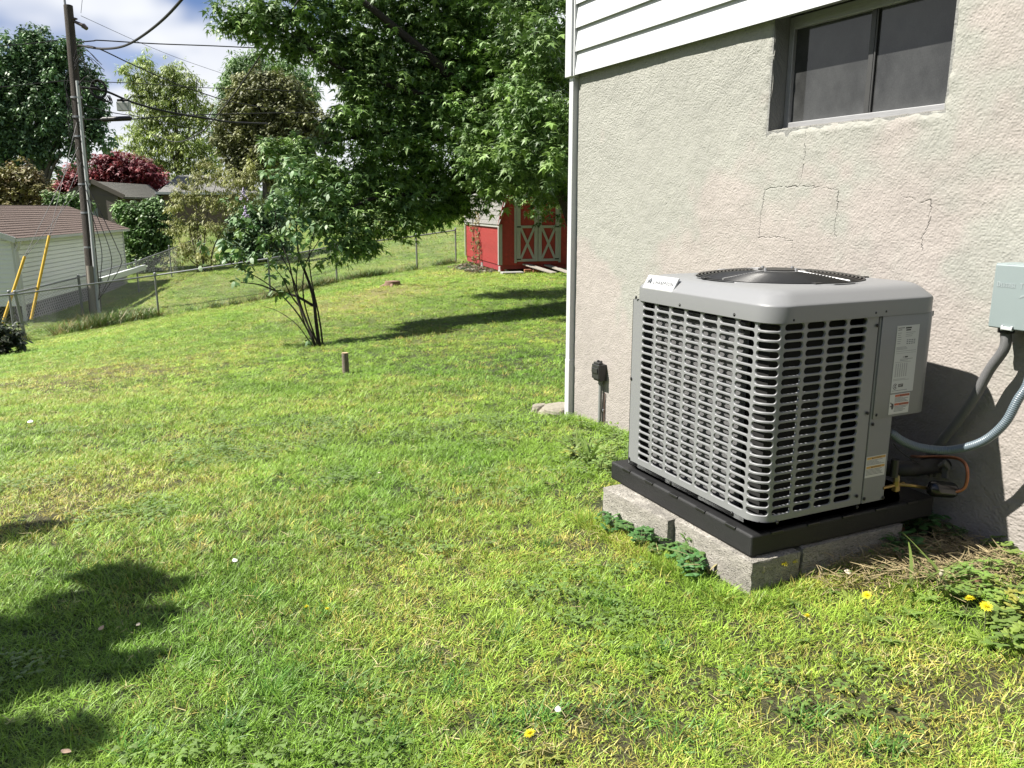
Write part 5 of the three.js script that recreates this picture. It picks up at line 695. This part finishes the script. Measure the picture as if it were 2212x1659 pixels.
function padUV(x, z) { const dx = x - 1.6732, dz = z + 1.678; return [dx * AU.x + dz * AU.z, dx * AV.x + dz * AV.z]; }
const blocked = (x, z) => { if (x > 2.585 && z > -4.3) return true; const [u, v] = padUV(x, z); return u > -0.05 && u < 0.83 && v > -0.03 && v < 0.93; };
const fenceZ = (x, z) => { for (let i = 0; i < fenceBase.length - 1; i++) { const a = fenceBase[i], b = fenceBase[i + 1], d = (b.x - a.x) * (z - a.z) - (b.z - a.z) * (x - a.x); const t = ((x - a.x) * (b.x - a.x) + (z - a.z) * (b.z - a.z)) / ((b.x - a.x) ** 2 + (b.z - a.z) ** 2); if (t >= 0 && t <= 1) return d > 0 ? 1 : -1; } return 0; };
function grassColor(x, z, r) {
  const d = dryness(x, z), l = lush(x, z), t = r(), v = 0.6 + 1.0 * r() * r() + 0.15 * r();
  if (t < d * 0.5 - 0.04) { const s = r(); return [mix(0.3, 0.44, s) * v, mix(0.27, 0.38, s) * v, mix(0.1, 0.17, s) * v]; }
  const y = clamp(0.12 + d * 0.8 + 0.25 * r() - 0.22 * l), c = [mix(0.15, 0.31, y), mix(0.27, 0.395, y), mix(0.045, 0.1, y)];
  const k = 1 - 0.14 * l; return [c[0] * k * v, c[1] * v * (1 - 0.08 * l), c[2] * v];
}
{
  const fw = V3(0.452, 0, -0.892), rt = V3(0.892, 0, 0.452), r = rng(4242), lists = [[], [], [], []], straw = [], clover = [];
  const bands = [[0.9, 1.6, 3400, 0.85], [1.6, 2.6, 3000, 0.95], [2.6, 4.2, 2100, 1.05], [4.2, 7, 1100, 1.2], [7, 12, 520, 1.5], [12, 20, 230, 2.1], [20, 34, 90, 3.0], [34, 52, 30, 4.5]];
  for (const [d0, d1, dens, sc] of bands) {
    const area = 0.74 * (d1 * d1 - d0 * d0) * 1.0 + 1.2 * (d1 - d0), n = Math.round(area * dens);
    for (let k = 0; k < n; k++) {
      const d = Math.sqrt(d0 * d0 + r() * (d1 * d1 - d0 * d0)), s = (r() * 2 - 1) * (0.74 * d + 0.6), x = fw.x * d + rt.x * s, z = fw.z * d + rt.z * s;
      if (blocked(x, z)) continue;
      const nearWall = smooth(0.5, 0.1, 2.6 - x) * (z > -1.62 && z < -0.2 ? 1 : z > -2.6 ? 1 : 0.3);
      if (r() < nearWall * 0.75) continue;
      const dr = dryness(x, z); if (dr > 0.75 && r() < 0.4) continue;
      const p = V3(x, ground(x, z) - 0.004, z), c = grassColor(x, z, r), pick = dr > 0.6 ? (r() < 0.5 ? 3 : 1) : Math.floor(r() * 4);
      const clump = 1 + 0.35 * fbm(x * 4, z * 4, 2) + (lush(x, z) > 0.5 ? 0.2 : 0);
      lists[pick].push([p, [(r() - 0.5) * 0.5, r() * 6.283, (r() - 0.5) * 0.5], V3(sc, sc * clump * (0.8 + 0.4 * r()) * (sc > 1.3 ? 0.75 : 1), sc), c]);
    }
  }
  // darker fescue clumps standing out of the mown grass
  const clumps = [[760, 1490], [1190, 1545], [1000, 1480], [1110, 1585], [700, 1330], [560, 1290], [900, 1440], [1420, 1420], [1600, 1480], [1300, 1300], [480, 1580], [840, 1600], [1500, 1600], [1750, 1560], [400, 1010], [1000, 1020], [1180, 1180], [620, 1480], [1340, 1560], [1080, 1390], [1900, 1620], [300, 1600]];
  for (const [px, py] of clumps) { const o = onGround(px, py), R = 0.03 + 0.04 * r(), v0 = 0.75 + 0.3 * r(); for (let k = 0; k < 9; k++) { const a = r() * 6.283, q = Math.sqrt(r()) * R, p = V3(o.x + Math.cos(a) * q, 0, o.z + Math.sin(a) * q); p.y = ground(p.x, p.z) - 0.003; const v = v0 * (0.8 + 0.5 * r()); lists[2].push([p, [(r() - 0.5) * 0.7, r() * 6.283, (r() - 0.5) * 0.7], V3(1.1, 1.35 + 0.6 * r(), 1.1), [0.085 * v, 0.19 * v, 0.055 * v]]); } }
  // longer grass left standing against the blocks and the wall foot
  const edge = (a, b, n, off) => { for (let k = 0; k < n; k++) { const t = r(), p = a.clone().lerp(b, t).add(V3(off[0] * r(), 0, off[1] * r())); p.y = ground(p.x, p.z) - 0.004; const c = grassColor(p.x, p.z, r); lists[r() < 0.5 ? 2 : 0].push([p, [(r() - 0.5) * 0.6, r() * 6.283, (r() - 0.5) * 0.6], V3(1, 1.1 + 0.9 * r(), 1), c]); } };
  edge(V3(1.61, 0, -1.64), V3(1.6, 0, -2.5), 420, [-0.07, 0]); edge(V3(1.62, 0, -1.63), V3(2.35, 0, -1.62), 300, [0, 0.07]); edge(V3(2.57, 0, -4.2), V3(2.57, 0, -2.6), 420, [-0.1, 0]);
  const lawn = new THREE.Group(); lawn.name = 'grass'; scene.add(lawn); tag(lawn, 'mown lawn grass, green with dry straw coloured patches', 'grass', null, 'stuff');
  lists.forEach((L, i) => scatter('grass_tufts', TUFT[i], grassM, L, lawn));
  // cut straw lying about
  const bit = geoOf((() => { const l = []; for (let k = 0; k < 3; k++) { const a = k * 2.1; blade(l, V3(k * 0.012 - 0.02, 0.004 * k, 0), dirOf(a, 0.08), V3(-Math.sin(a), 0.3, Math.cos(a)), 0.02 + 0.011 * k, 0.0007, V3(0.1, -0.05, 0.1), 3); } return l; })());
  for (let k = 0; k < 14000; k++) { const d = Math.sqrt(0.8 + r() * 50), s = (r() * 2 - 1) * (0.72 * d + 0.5), x = fw.x * d + rt.x * s, z = fw.z * d + rt.z * s; if (blocked(x, z) || r() > Math.pow(dryness(x, z), 1.5) + 0.05) continue; const v = 0.7 + 0.5 * r(); straw.push([V3(x, ground(x, z) + 0.006 + 0.022 * r(), z), [(r() - 0.5) * 0.5, r() * 6.28, (r() - 0.5) * 0.5], 0.7 + 0.7 * r(), [0.36 * v, 0.31 * v, 0.15 * v]]); }
  // heap of dry stalks in the shade between pad and wall and out to the right
  for (let k = 0; k < 1500; k++) { const a = onGround(1780 + r() * 430, 1165 + 75 * r() + 45 * noise(k, 3)), x = a.x + 0.1 * (r() - 0.5), z = a.z + 0.06 * (r() - 0.5); if (blocked(x, z)) continue; const v = 0.55 + 0.6 * r(); straw.push([V3(x, ground(x, z) + 0.004 + 0.03 * r(), z), [(r() - 0.5) * 0.7, r() * 6.28, (r() - 0.5) * 0.7], 0.9 + 1.4 * r(), [0.27 * v, 0.215 * v, 0.115 * v]]); }
  const sg = new THREE.Group(); sg.name = 'dry_straw'; scene.add(sg); tag(sg, 'loose dry grass stalks lying between the lawn blades', 'straw', null, 'stuff'); scatter('stalks', bit, strawM, straw, sg);
  // clover and other small round leaves
  const cg = geoOf((() => { const l = [], q = rng(5); for (let s = 0; s < 5; s++) { const o = V3((q() - 0.5) * 0.045, 0.014 + 0.014 * q(), (q() - 0.5) * 0.045), t = q() * 6; for (let k = 0; k < 3; k++) { const a = t + k * 2.094, d = dirOf(a, 0.05), sd = V3(-Math.sin(a), 0, Math.cos(a)); blade(l, o, d, sd, 0.0085, 0.0036, V3(0, -0.2, 0), 3, 2); } } return l; })());
  for (let k = 0; k < 11000; k++) { const d = Math.sqrt(0.8 + r() * 24), s = (r() * 2 - 1) * (0.72 * d + 0.4), x = fw.x * d + rt.x * s, z = fw.z * d + rt.z * s; const m = fbm(x * 2.6 + 70, z * 2.6, 3) + (x > 1.9 ? 0.25 : 0); if (m < 0.1 || r() > 0.15 + m * 1.6 || blocked(x, z)) continue; const v = 0.8 + 0.5 * r(); clover.push([V3(x, ground(x, z), z), [(r() - 0.5) * 0.4, r() * 6.28, (r() - 0.5) * 0.4], 0.8 + 0.6 * r(), [0.19 * v, 0.31 * v, 0.06 * v]]); }
  const kg = new THREE.Group(); kg.name = 'clover'; scene.add(kg); tag(kg, 'small clover leaves scattered through the near lawn', 'clover', null, 'stuff'); scatter('clover_leaves', cg, leafM.soft, clover, kg);
  // unmown strip under the fence and on the neighbour's side
  const tall = tuft(21, 12, 0.3, 0.14, 0.006, 0.7), band = [];
  for (let i = 0; i < fenceBase.length - 1; i++) { const a = fenceBase[i], b = fenceBase[i + 1], L = a.distanceTo(b), nn = V3(-(b.z - a.z), 0, b.x - a.x).normalize(); for (let k = 0; k < L * 150; k++) { const t = r(), q = a.clone().lerp(b, t).addScaledVector(nn, (r() - 0.25) * (i < 2 ? 1.1 : 0.5) * (r() < 0.5 ? -1 : -0.6)); q.y = ground(q.x, q.z); const dens = (i < 2 ? 0.75 : 0.45) + noise(t * L * 0.9 + i * 9, i); if (r() > dens) continue; const v = 0.7 + 0.5 * r(), dry = r() < 0.3; band.push([q, [0.3 * (r() - 0.5), r() * 6, 0.3 * (r() - 0.5)], 0.5 + 0.9 * r() * (i < 2 ? 1 : 0.6), dry ? [0.2 * v, 0.16 * v, 0.08 * v] : [0.075 * v, 0.14 * v, 0.03 * v]]); } }
  const tg = new THREE.Group(); tg.name = 'tall_grass'; scene.add(tg); tag(tg, 'unmown weeds and tall grass under the chain link fence', 'grass', null, 'stuff'); scatter('stems', tall, grassM, band, tg);
}

// ---------------------------------------------------------------- weeds, flowers, leaves near the wall
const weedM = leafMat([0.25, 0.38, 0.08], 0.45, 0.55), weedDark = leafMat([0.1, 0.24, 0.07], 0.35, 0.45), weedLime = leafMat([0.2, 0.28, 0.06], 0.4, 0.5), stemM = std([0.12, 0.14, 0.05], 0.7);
function leafOval(list, base, az, el, len, wd, cup = 0.25) { const d = dirOf(az, el), side = V3(-Math.sin(az), 0, Math.cos(az)), up = side.clone().cross(d).negate(), N = 6; let prev = null; for (let k = 0; k <= N; k++) { const t = k / N, w = wd * Math.pow(Math.sin(Math.PI * clamp(0.06 + 0.94 * t)), 0.8) * (1 - 0.35 * t), c = base.clone().addScaledVector(d, len * t).addScaledVector(V3(0, -1, 0), cup * len * t * t), L = c.clone().addScaledVector(side, w).addScaledVector(up, w * 0.3), R = c.clone().addScaledVector(side, -w).addScaledVector(up, w * 0.3); if (prev) list.push(prev[0], c, prev[1], prev[1], c, L, prev[0], prev[2], c, prev[2], R, c); prev = [c, L, R]; } }
function weed(kind, seed) {                                             // returns {leaves, stems}
  const r = rng(seed), lv = [], stems = [];
  const n = kind === 'rosette' ? 9 : kind === 'trefoil' ? 11 : 13;
  for (let k = 0; k < n; k++) {
    const az = k * 2.4 + r(), reach = 0.02 + 0.05 * r(), h = kind === 'rosette' ? 0.012 : 0.03 + 0.06 * r(), tip = V3(Math.cos(az) * reach, h, Math.sin(az) * reach);
    if (kind === 'rosette') leafOval(lv, V3(0, 0.008, 0), az, 0.25 + 0.3 * r(), 0.07 + 0.05 * r(), 0.011 + 0.006 * r(), 0.35);
    else { stems.push(tube([[0, 0, 0], [tip.x * 0.4, h * 0.7, tip.z * 0.4], tip.toArray()], 0.0012, 6, 4)); if (kind === 'trefoil') for (let q = -1; q <= 1; q++) leafOval(lv, tip, az + q * 1.25, 0.05 + 0.3 * r(), 0.03 + 0.012 * r(), 0.0125 + 0.004 * r(), 0.2); else leafOval(lv, tip, az + (r() - 0.5), 0.15 + 0.4 * r(), 0.045 + 0.025 * r(), 0.016 + 0.006 * r(), 0.3); }
  }
  return { leaves: geoOf(lv), stems: stems.length ? mergeGeometries(stems) : null };
}
const WEEDS = { trefoil: [weed('trefoil', 61), weed('trefoil', 62)], oval: [weed('oval', 63), weed('oval', 64)], rosette: [weed('rosette', 65), weed('rosette', 66)] };
{
  const r = rng(606);
  const sets = [
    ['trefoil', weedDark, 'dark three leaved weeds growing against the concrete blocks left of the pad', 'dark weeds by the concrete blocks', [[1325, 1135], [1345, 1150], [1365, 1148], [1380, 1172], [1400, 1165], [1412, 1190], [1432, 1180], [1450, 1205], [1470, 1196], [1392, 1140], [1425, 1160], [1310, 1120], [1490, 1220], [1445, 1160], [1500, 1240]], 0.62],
    ['oval', weedM, 'broad leaved weeds at the foot of the wall near the outlet', 'weeds by the outlet', [[1250, 960], [1290, 955], [1310, 985], [1330, 950], [1270, 985], [1340, 990], [1235, 985], [1320, 930], [1300, 1010], [1345, 960], [1255, 935], [1335, 1015]], 0.55],
    ['trefoil', weedM, 'sunlit three leaved weeds at the wall foot in the right corner', 'weeds in the right corner', [[2140, 1230], [2180, 1225], [2205, 1240], [2120, 1255], [2160, 1270], [2195, 1285], [2080, 1262], [2205, 1320], [2175, 1310], [2140, 1300], [2100, 1285], [2200, 1360], [2165, 1350], [2130, 1345], [2208, 1400], [2185, 1200], [2160, 1195], [2060, 1290], [2208, 1215]], 0.55],
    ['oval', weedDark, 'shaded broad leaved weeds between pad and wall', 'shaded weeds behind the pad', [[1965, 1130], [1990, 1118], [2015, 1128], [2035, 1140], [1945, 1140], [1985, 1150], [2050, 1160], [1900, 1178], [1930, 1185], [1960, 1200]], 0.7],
    ['rosette', weedM, 'flat dandelion leaf rosettes in the grass right of the front block', 'dandelion rosettes', [[1690, 1262], [1740, 1250], [1790, 1275], [1720, 1290], [1765, 1235], [1830, 1290], [1880, 1330], [1740, 1370], [1960, 1320], [2010, 1345], [2060, 1330], [2110, 1370], [1930, 1380], [1650, 1290], [1990, 1290], [2045, 1380], [1150, 1625], [1180, 1640]], 0.42],
  ];
  const foot2 = (x, y) => onGround(x, y);
  for (const [kind, mat, label, group, spots, size] of sets) {
    const o = foot2(...spots[0]), patch = thing('weed_patch', label, 'weeds', o.toArray()); patch.userData.kind = 'stuff';
    const lv = [[], []]; spots.forEach(([x, y], i) => { const p = onGround(x, y + 6); for (let k = 0; k < (i % 2 ? 1 : 2); k++) { const q = V3(p.x + 0.06 * (r() - 0.5), 0, p.z + 0.045 * (r() - 0.5)); if (q.x > 2.57) q.x = 2.57; q.y = ground(q.x, q.z); const v = 0.75 + 0.5 * r(); lv[(i + k) % 2].push([q.sub(o), [0.6 * (r() - 0.5), r() * 6.28, 0.6 * (r() - 0.5)], V3(1, 0.8 + 0.6 * r(), 1).multiplyScalar(size * (0.6 + 0.6 * r())), [v * (0.9 + 0.7 * r() * r()), v, v * 0.85]]); } });
    lv.forEach((L, k) => { scatter('leaves', WEEDS[kind][k].leaves, mat, L, patch); if (WEEDS[kind][k].stems) scatter('stems', WEEDS[kind][k].stems, stemM, L.map(([p, e, s2]) => [p, e, s2, [1, 1, 1]]), patch); });
  }
  // long bladed plants
  const lily = (px, py, label, n, len, mat, seed) => { const q = rng(seed), p = onGround(px, py), o = thing('strap_leaf_plant', label, 'plant', p.toArray()); for (let k = 0; k < n; k++) { const l = [], az = q() * 6.283, a2 = az + 1.57; blade(l, V3((q() - 0.5) * 0.03, 0, (q() - 0.5) * 0.03), dirOf(az, 0.85 + 0.5 * q()), V3(Math.cos(a2), 0, Math.sin(a2)), len * (0.6 + 0.6 * q()), 0.006, V3(Math.cos(az) * 0.5, -0.6 * q(), Math.sin(az) * 0.5), 6); obj('leaf', geoOf(l), mat, o); } };
  lily(1272, 1000, 'clump of arching strap leaves left of the outlet pipe', 17, 0.26, weedM, 71); lily(1240, 985, 'low yellowing strap leaves at the corner of the foundation', 9, 0.2, weedLime, 72);
  lily(2048, 1290, 'yellow green grass clump at the edge of the shade', 12, 0.16, weedLime, 73); lily(1968, 1268, 'single tall grass blades rising into the shade right of the pad', 3, 0.22, weedLime, 74); lily(2030, 1262, 'small tuft of pale grass blades beside the yellow green clump', 7, 0.12, weedLime, 75);
  lily(1530, 1240, 'thin grass stems standing against the front block', 5, 0.16, std([0.3, 0.26, 0.12], 0.7), 76); lily(1395, 1128, 'dark grass blades leaning on the left concrete block', 3, 0.12, weedDark, 77);
  // dandelions
  const head = (() => { const l = [], q = rng(88); for (let k = 0; k < 70; k++) { const az = k * 2.4, el = mix(1.45, 0.05, Math.sqrt(k / 70)), d = dirOf(az, el), s = V3(-Math.sin(az), 0, Math.cos(az)); blade(l, V3(0, 0, 0), d, s, 0.0135 + 0.004 * q(), 0.0013, V3(0, -0.2, 0), 2, 2); } return geoOf(l); })(), cup = cyl(0.002, 0.006, 0.008, 10, 0, -0.003, 0);
  const yellow = std([0.95, 0.82, 0.02], 0.6), dStem = bar([0, -0.005, 0], [0.006, 0.058, 0.003], 0.0016, 0.0014, 6);
  const dn = [[1693, 1232, 'left of the two dandelions at the foot of the front block', 1.15], [1714, 1227, 'right of the two dandelions at the foot of the front block', 1.1], [1869, 1306, 'dandelion alone on the grass below the shaded straw', 1.0], [1742, 1344, 'half closed dandelion low in the grass below the pair', 0.8], [2083, 1310, 'smaller of the two dandelions among the corner weeds', 1.0], [2127, 1337, 'larger of the two dandelions among the corner weeds', 1.2], [1138, 1611, 'dandelion at the very bottom of the lawn', 0.95], [662, 1318, 'small dandelion in the middle of the lawn, left one', 0.55], [710, 1322, 'small dandelion in the middle of the lawn, right one', 0.5]];
  for (const [x, y, label, s] of dn) { const g = onGround(x, y + 24 * s), o = thing('dandelion', label, 'dandelion', g.toArray(), r() * 6); o.scale.setScalar(s); obj('stem', dStem, stemM, o); const f = new THREE.Group(); f.name = 'flower_head'; f.position.set(0.006, 0.06, 0.003); f.rotation.set(-0.25, 0, 0.2); o.add(f); obj('petals', head, yellow, f); obj('sepal_cup', cup, weedM, f); }
  const sh = (px, py, label) => { const g = onGround(px, py), o = thing('seed_head', label, 'seed head', g.toArray()); obj('stem', bar([0, 0, 0], [0.004, 0.06, 0], 0.0018, 0.0015, 6), stemM, o); obj('bud', [new THREE.SphereGeometry(0.007, 10, 8).scale(0.9, 1.3, 0.9).translate(0.004, 0.066, 0), cyl(0.003, 0.006, 0.006, 8, 0.004, 0.076, 0)], std([0.4, 0.36, 0.25], 0.8), o); };
  sh(1643, 1275, 'closed pale bud standing at the corner of the front block'); sh(2026, 1285, 'closed grey green bud above the corner weeds');
  // fallen leaves and chips
  const leafG = (seed) => { const q = rng(seed), l = []; leafOval(l, V3(-0.025, 0.004, 0), 0, 0.15, 0.055, 0.018, -0.2 + 0.6 * q()); return geoOf(l); };
  const LG = [leafG(1), leafG(2), leafG(3)], brown = std([0.24, 0.13, 0.07], 0.8), tan = std([0.5, 0.37, 0.25], 0.8), pale = std([0.6, 0.52, 0.4], 0.8);
  for (const [x, y, m, s, label] of [[1938, 1158, brown, 1.5, 'big curled brown leaf in the shade behind the pad'], [2068, 1213, tan, 1.1, 'tan leaf on the sunlit straw near the wall'], [2052, 1200, brown, 0.8, 'brown leaf just above the tan one on the straw'], [2190, 1305, pale, 0.8, 'pale leaf among the weeds at the right edge'], [2110, 1268, brown, 0.7, 'brown leaf under the corner weeds'], [1830, 1247, pale, 0.7, 'pale leaf at the edge of the straw below the pad'], [508, 1222, std([0.75, 0.75, 0.7], 0.7), 0.55, 'small white chip on the lawn right of the tree shade'], [1205, 1548, std([0.72, 0.72, 0.7], 0.7), 0.5, 'small white chip beside a dark grass tuft near the bottom'], [145, 1640, std([0.5, 0.35, 0.25], 0.8), 0.5, 'tiny tan leaf in the bottom left corner'], [66, 917, std([0.8, 0.8, 0.76], 0.7), 1.2, 'white fluff on the lawn at the left edge'], [220, 1370, tan, 0.45, 'tiny tan leaf inside the tree shade'], [300, 1362, pale, 0.4, 'pale chip inside the right part of the tree shade'], [820, 1030, pale, 0.6, 'pale chip on the lawn left of the pad']]) { const p = onGround(x, y), o = thing('fallen_leaf', label, 'leaf', [p.x, p.y + 0.02, p.z], r() * 6); o.scale.setScalar(s); obj('leaf_blade', LG[Math.floor(r() * 3)], m, o); o.rotation.x = (r() - 0.5) * 0.5; }
  // stake, stump, footing stones
  const sp = foot(747, 806, 7.6), stake = thing('wooden_stake', 'short round wooden stake standing on the lawn near the lilac', 'stake', sp.toArray()); obj('post', cyl(0.033, 0.031, 0.26, 18, 0, 0.06, 0), std([0.3, 0.25, 0.19], 0.9, { map: rep(mottle, 1, 2), bumpMap: rep(grain, 2, 1), bumpScale: 0.004 }), stake); obj('cut_top', cyl(0.029, 0.031, 0.006, 18, 0, 0.192, 0), std([0.5, 0.36, 0.22], 0.9), stake);
  const tp = foot(848, 619, 18), stump = thing('tree_stump', 'low cut tree stump flush with the far lawn', 'stump', tp.toArray()); obj('wood', [new THREE.CylinderGeometry(0.17, 0.2, 0.16, 20).scale(1, 1, 0.85).translate(0, 0.03, 0), ...[0.4, 2, 3.7, 5].map((a) => bar([0.14 * Math.cos(a), 0.02, 0.14 * Math.sin(a)], [0.3 * Math.cos(a), -0.03, 0.3 * Math.sin(a)], 0.05, 0.02))], std([0.3, 0.19, 0.13], 0.9, { map: rep(mottle, 2) }), stump);
  const stoneM = std([0.47, 0.43, 0.34], 0.95, { map: rep(mottle, 2), bumpMap: rep(grain, 3), bumpScale: 0.004 });
  for (const [x, y, w, label] of [[1200, 888, 0.3, 'flat pale stone at the corner of the foundation'], [1165, 886, 0.13, 'smaller rounded stone left of the flat corner stone']]) { const p = onGround(x, y), o = thing('footing_stone', label, 'stone', p.toArray(), 0.4); const g = new THREE.IcosahedronGeometry(1, 3), q = g.attributes.position; for (let i = 0; i < q.count; i++) { const k = 1 + 0.16 * noise(q.getX(i) * 2 + x, q.getZ(i) * 2 + q.getY(i) * 3); q.setXYZ(i, q.getX(i) * w * 0.5 * k, Math.min(q.getY(i) * 0.06 * k, 0.04), q.getZ(i) * w * 0.32 * k); } g.computeVertexNormals(); obj('stone', g, stoneM, o); }
}
// ivy climbing the shed side, dirt patch at the shed
{
  const sd = scene.getObjectByName('garden_shed'), o = thing('climbing_vine', 'thin yellowish vine climbing the sunny side of the red shed', 'vine', sd.position.toArray(), sd.rotation.y), r = rng(41), pl = [];
  for (const [z0, n] of [[-3.3, 30], [-2.5, 34], [-2.9, 16]]) { const pts = []; for (let k = 0; k <= 8; k++) pts.push([-0.06 - 0.02 * r(), 0.05 + k * 0.2, z0 + 0.25 * noise(k * 0.6, z0)]); obj('vine_stem', tube(pts, 0.008, 24, 5), std([0.22, 0.16, 0.08], 0.9), o); for (let k = 0; k < n; k++) { const t = r() * 8, i = Math.floor(t), q = pts[i]; pl.push([V3(q[0] - 0.03 * r(), q[1] + (t - i) * 0.2, q[2] + (r() - 0.5) * 0.2), [r(), r() * 6, r()], 0.35 + 0.3 * r(), r() < 0.5 ? [0.4, 0.33, 0.1] : [0.12, 0.16, 0.04]]); } }
  foliage(o, 'oval', leafM.soft, pl, 'leaves');
  const q = foot(1110, 592, 21.4), d = thing('shed_weeds', 'weeds and dead leaves along the foot of the red shed', 'weeds', q.toArray()); d.userData.kind = 'stuff';
  const w = []; for (let k = 0; k < 700; k++) { const p = V3(-0.15 - 0.7 * r() * r(), 0, -3.6 * r()).applyAxisAngle(V3(0, 1, 0), -0.211).add(sd.position); p.y = ground(p.x, p.z) + 0.02; w.push([p.sub(q), [r(), r() * 6, r()], 0.5 + 0.6 * r(), r() < 0.55 ? [0.22, 0.16, 0.09] : [0.08, 0.13, 0.04]]); }
  foliage(d, 'oval', leafM.soft, w, 'leaves');
}

// ---------------------------------------------------------------- shadows everywhere, then the picture
scene.traverse((o) => { if (o.isMesh) { o.castShadow = true; o.receiveShadow = true; } });
renderer.render(scene, camera);
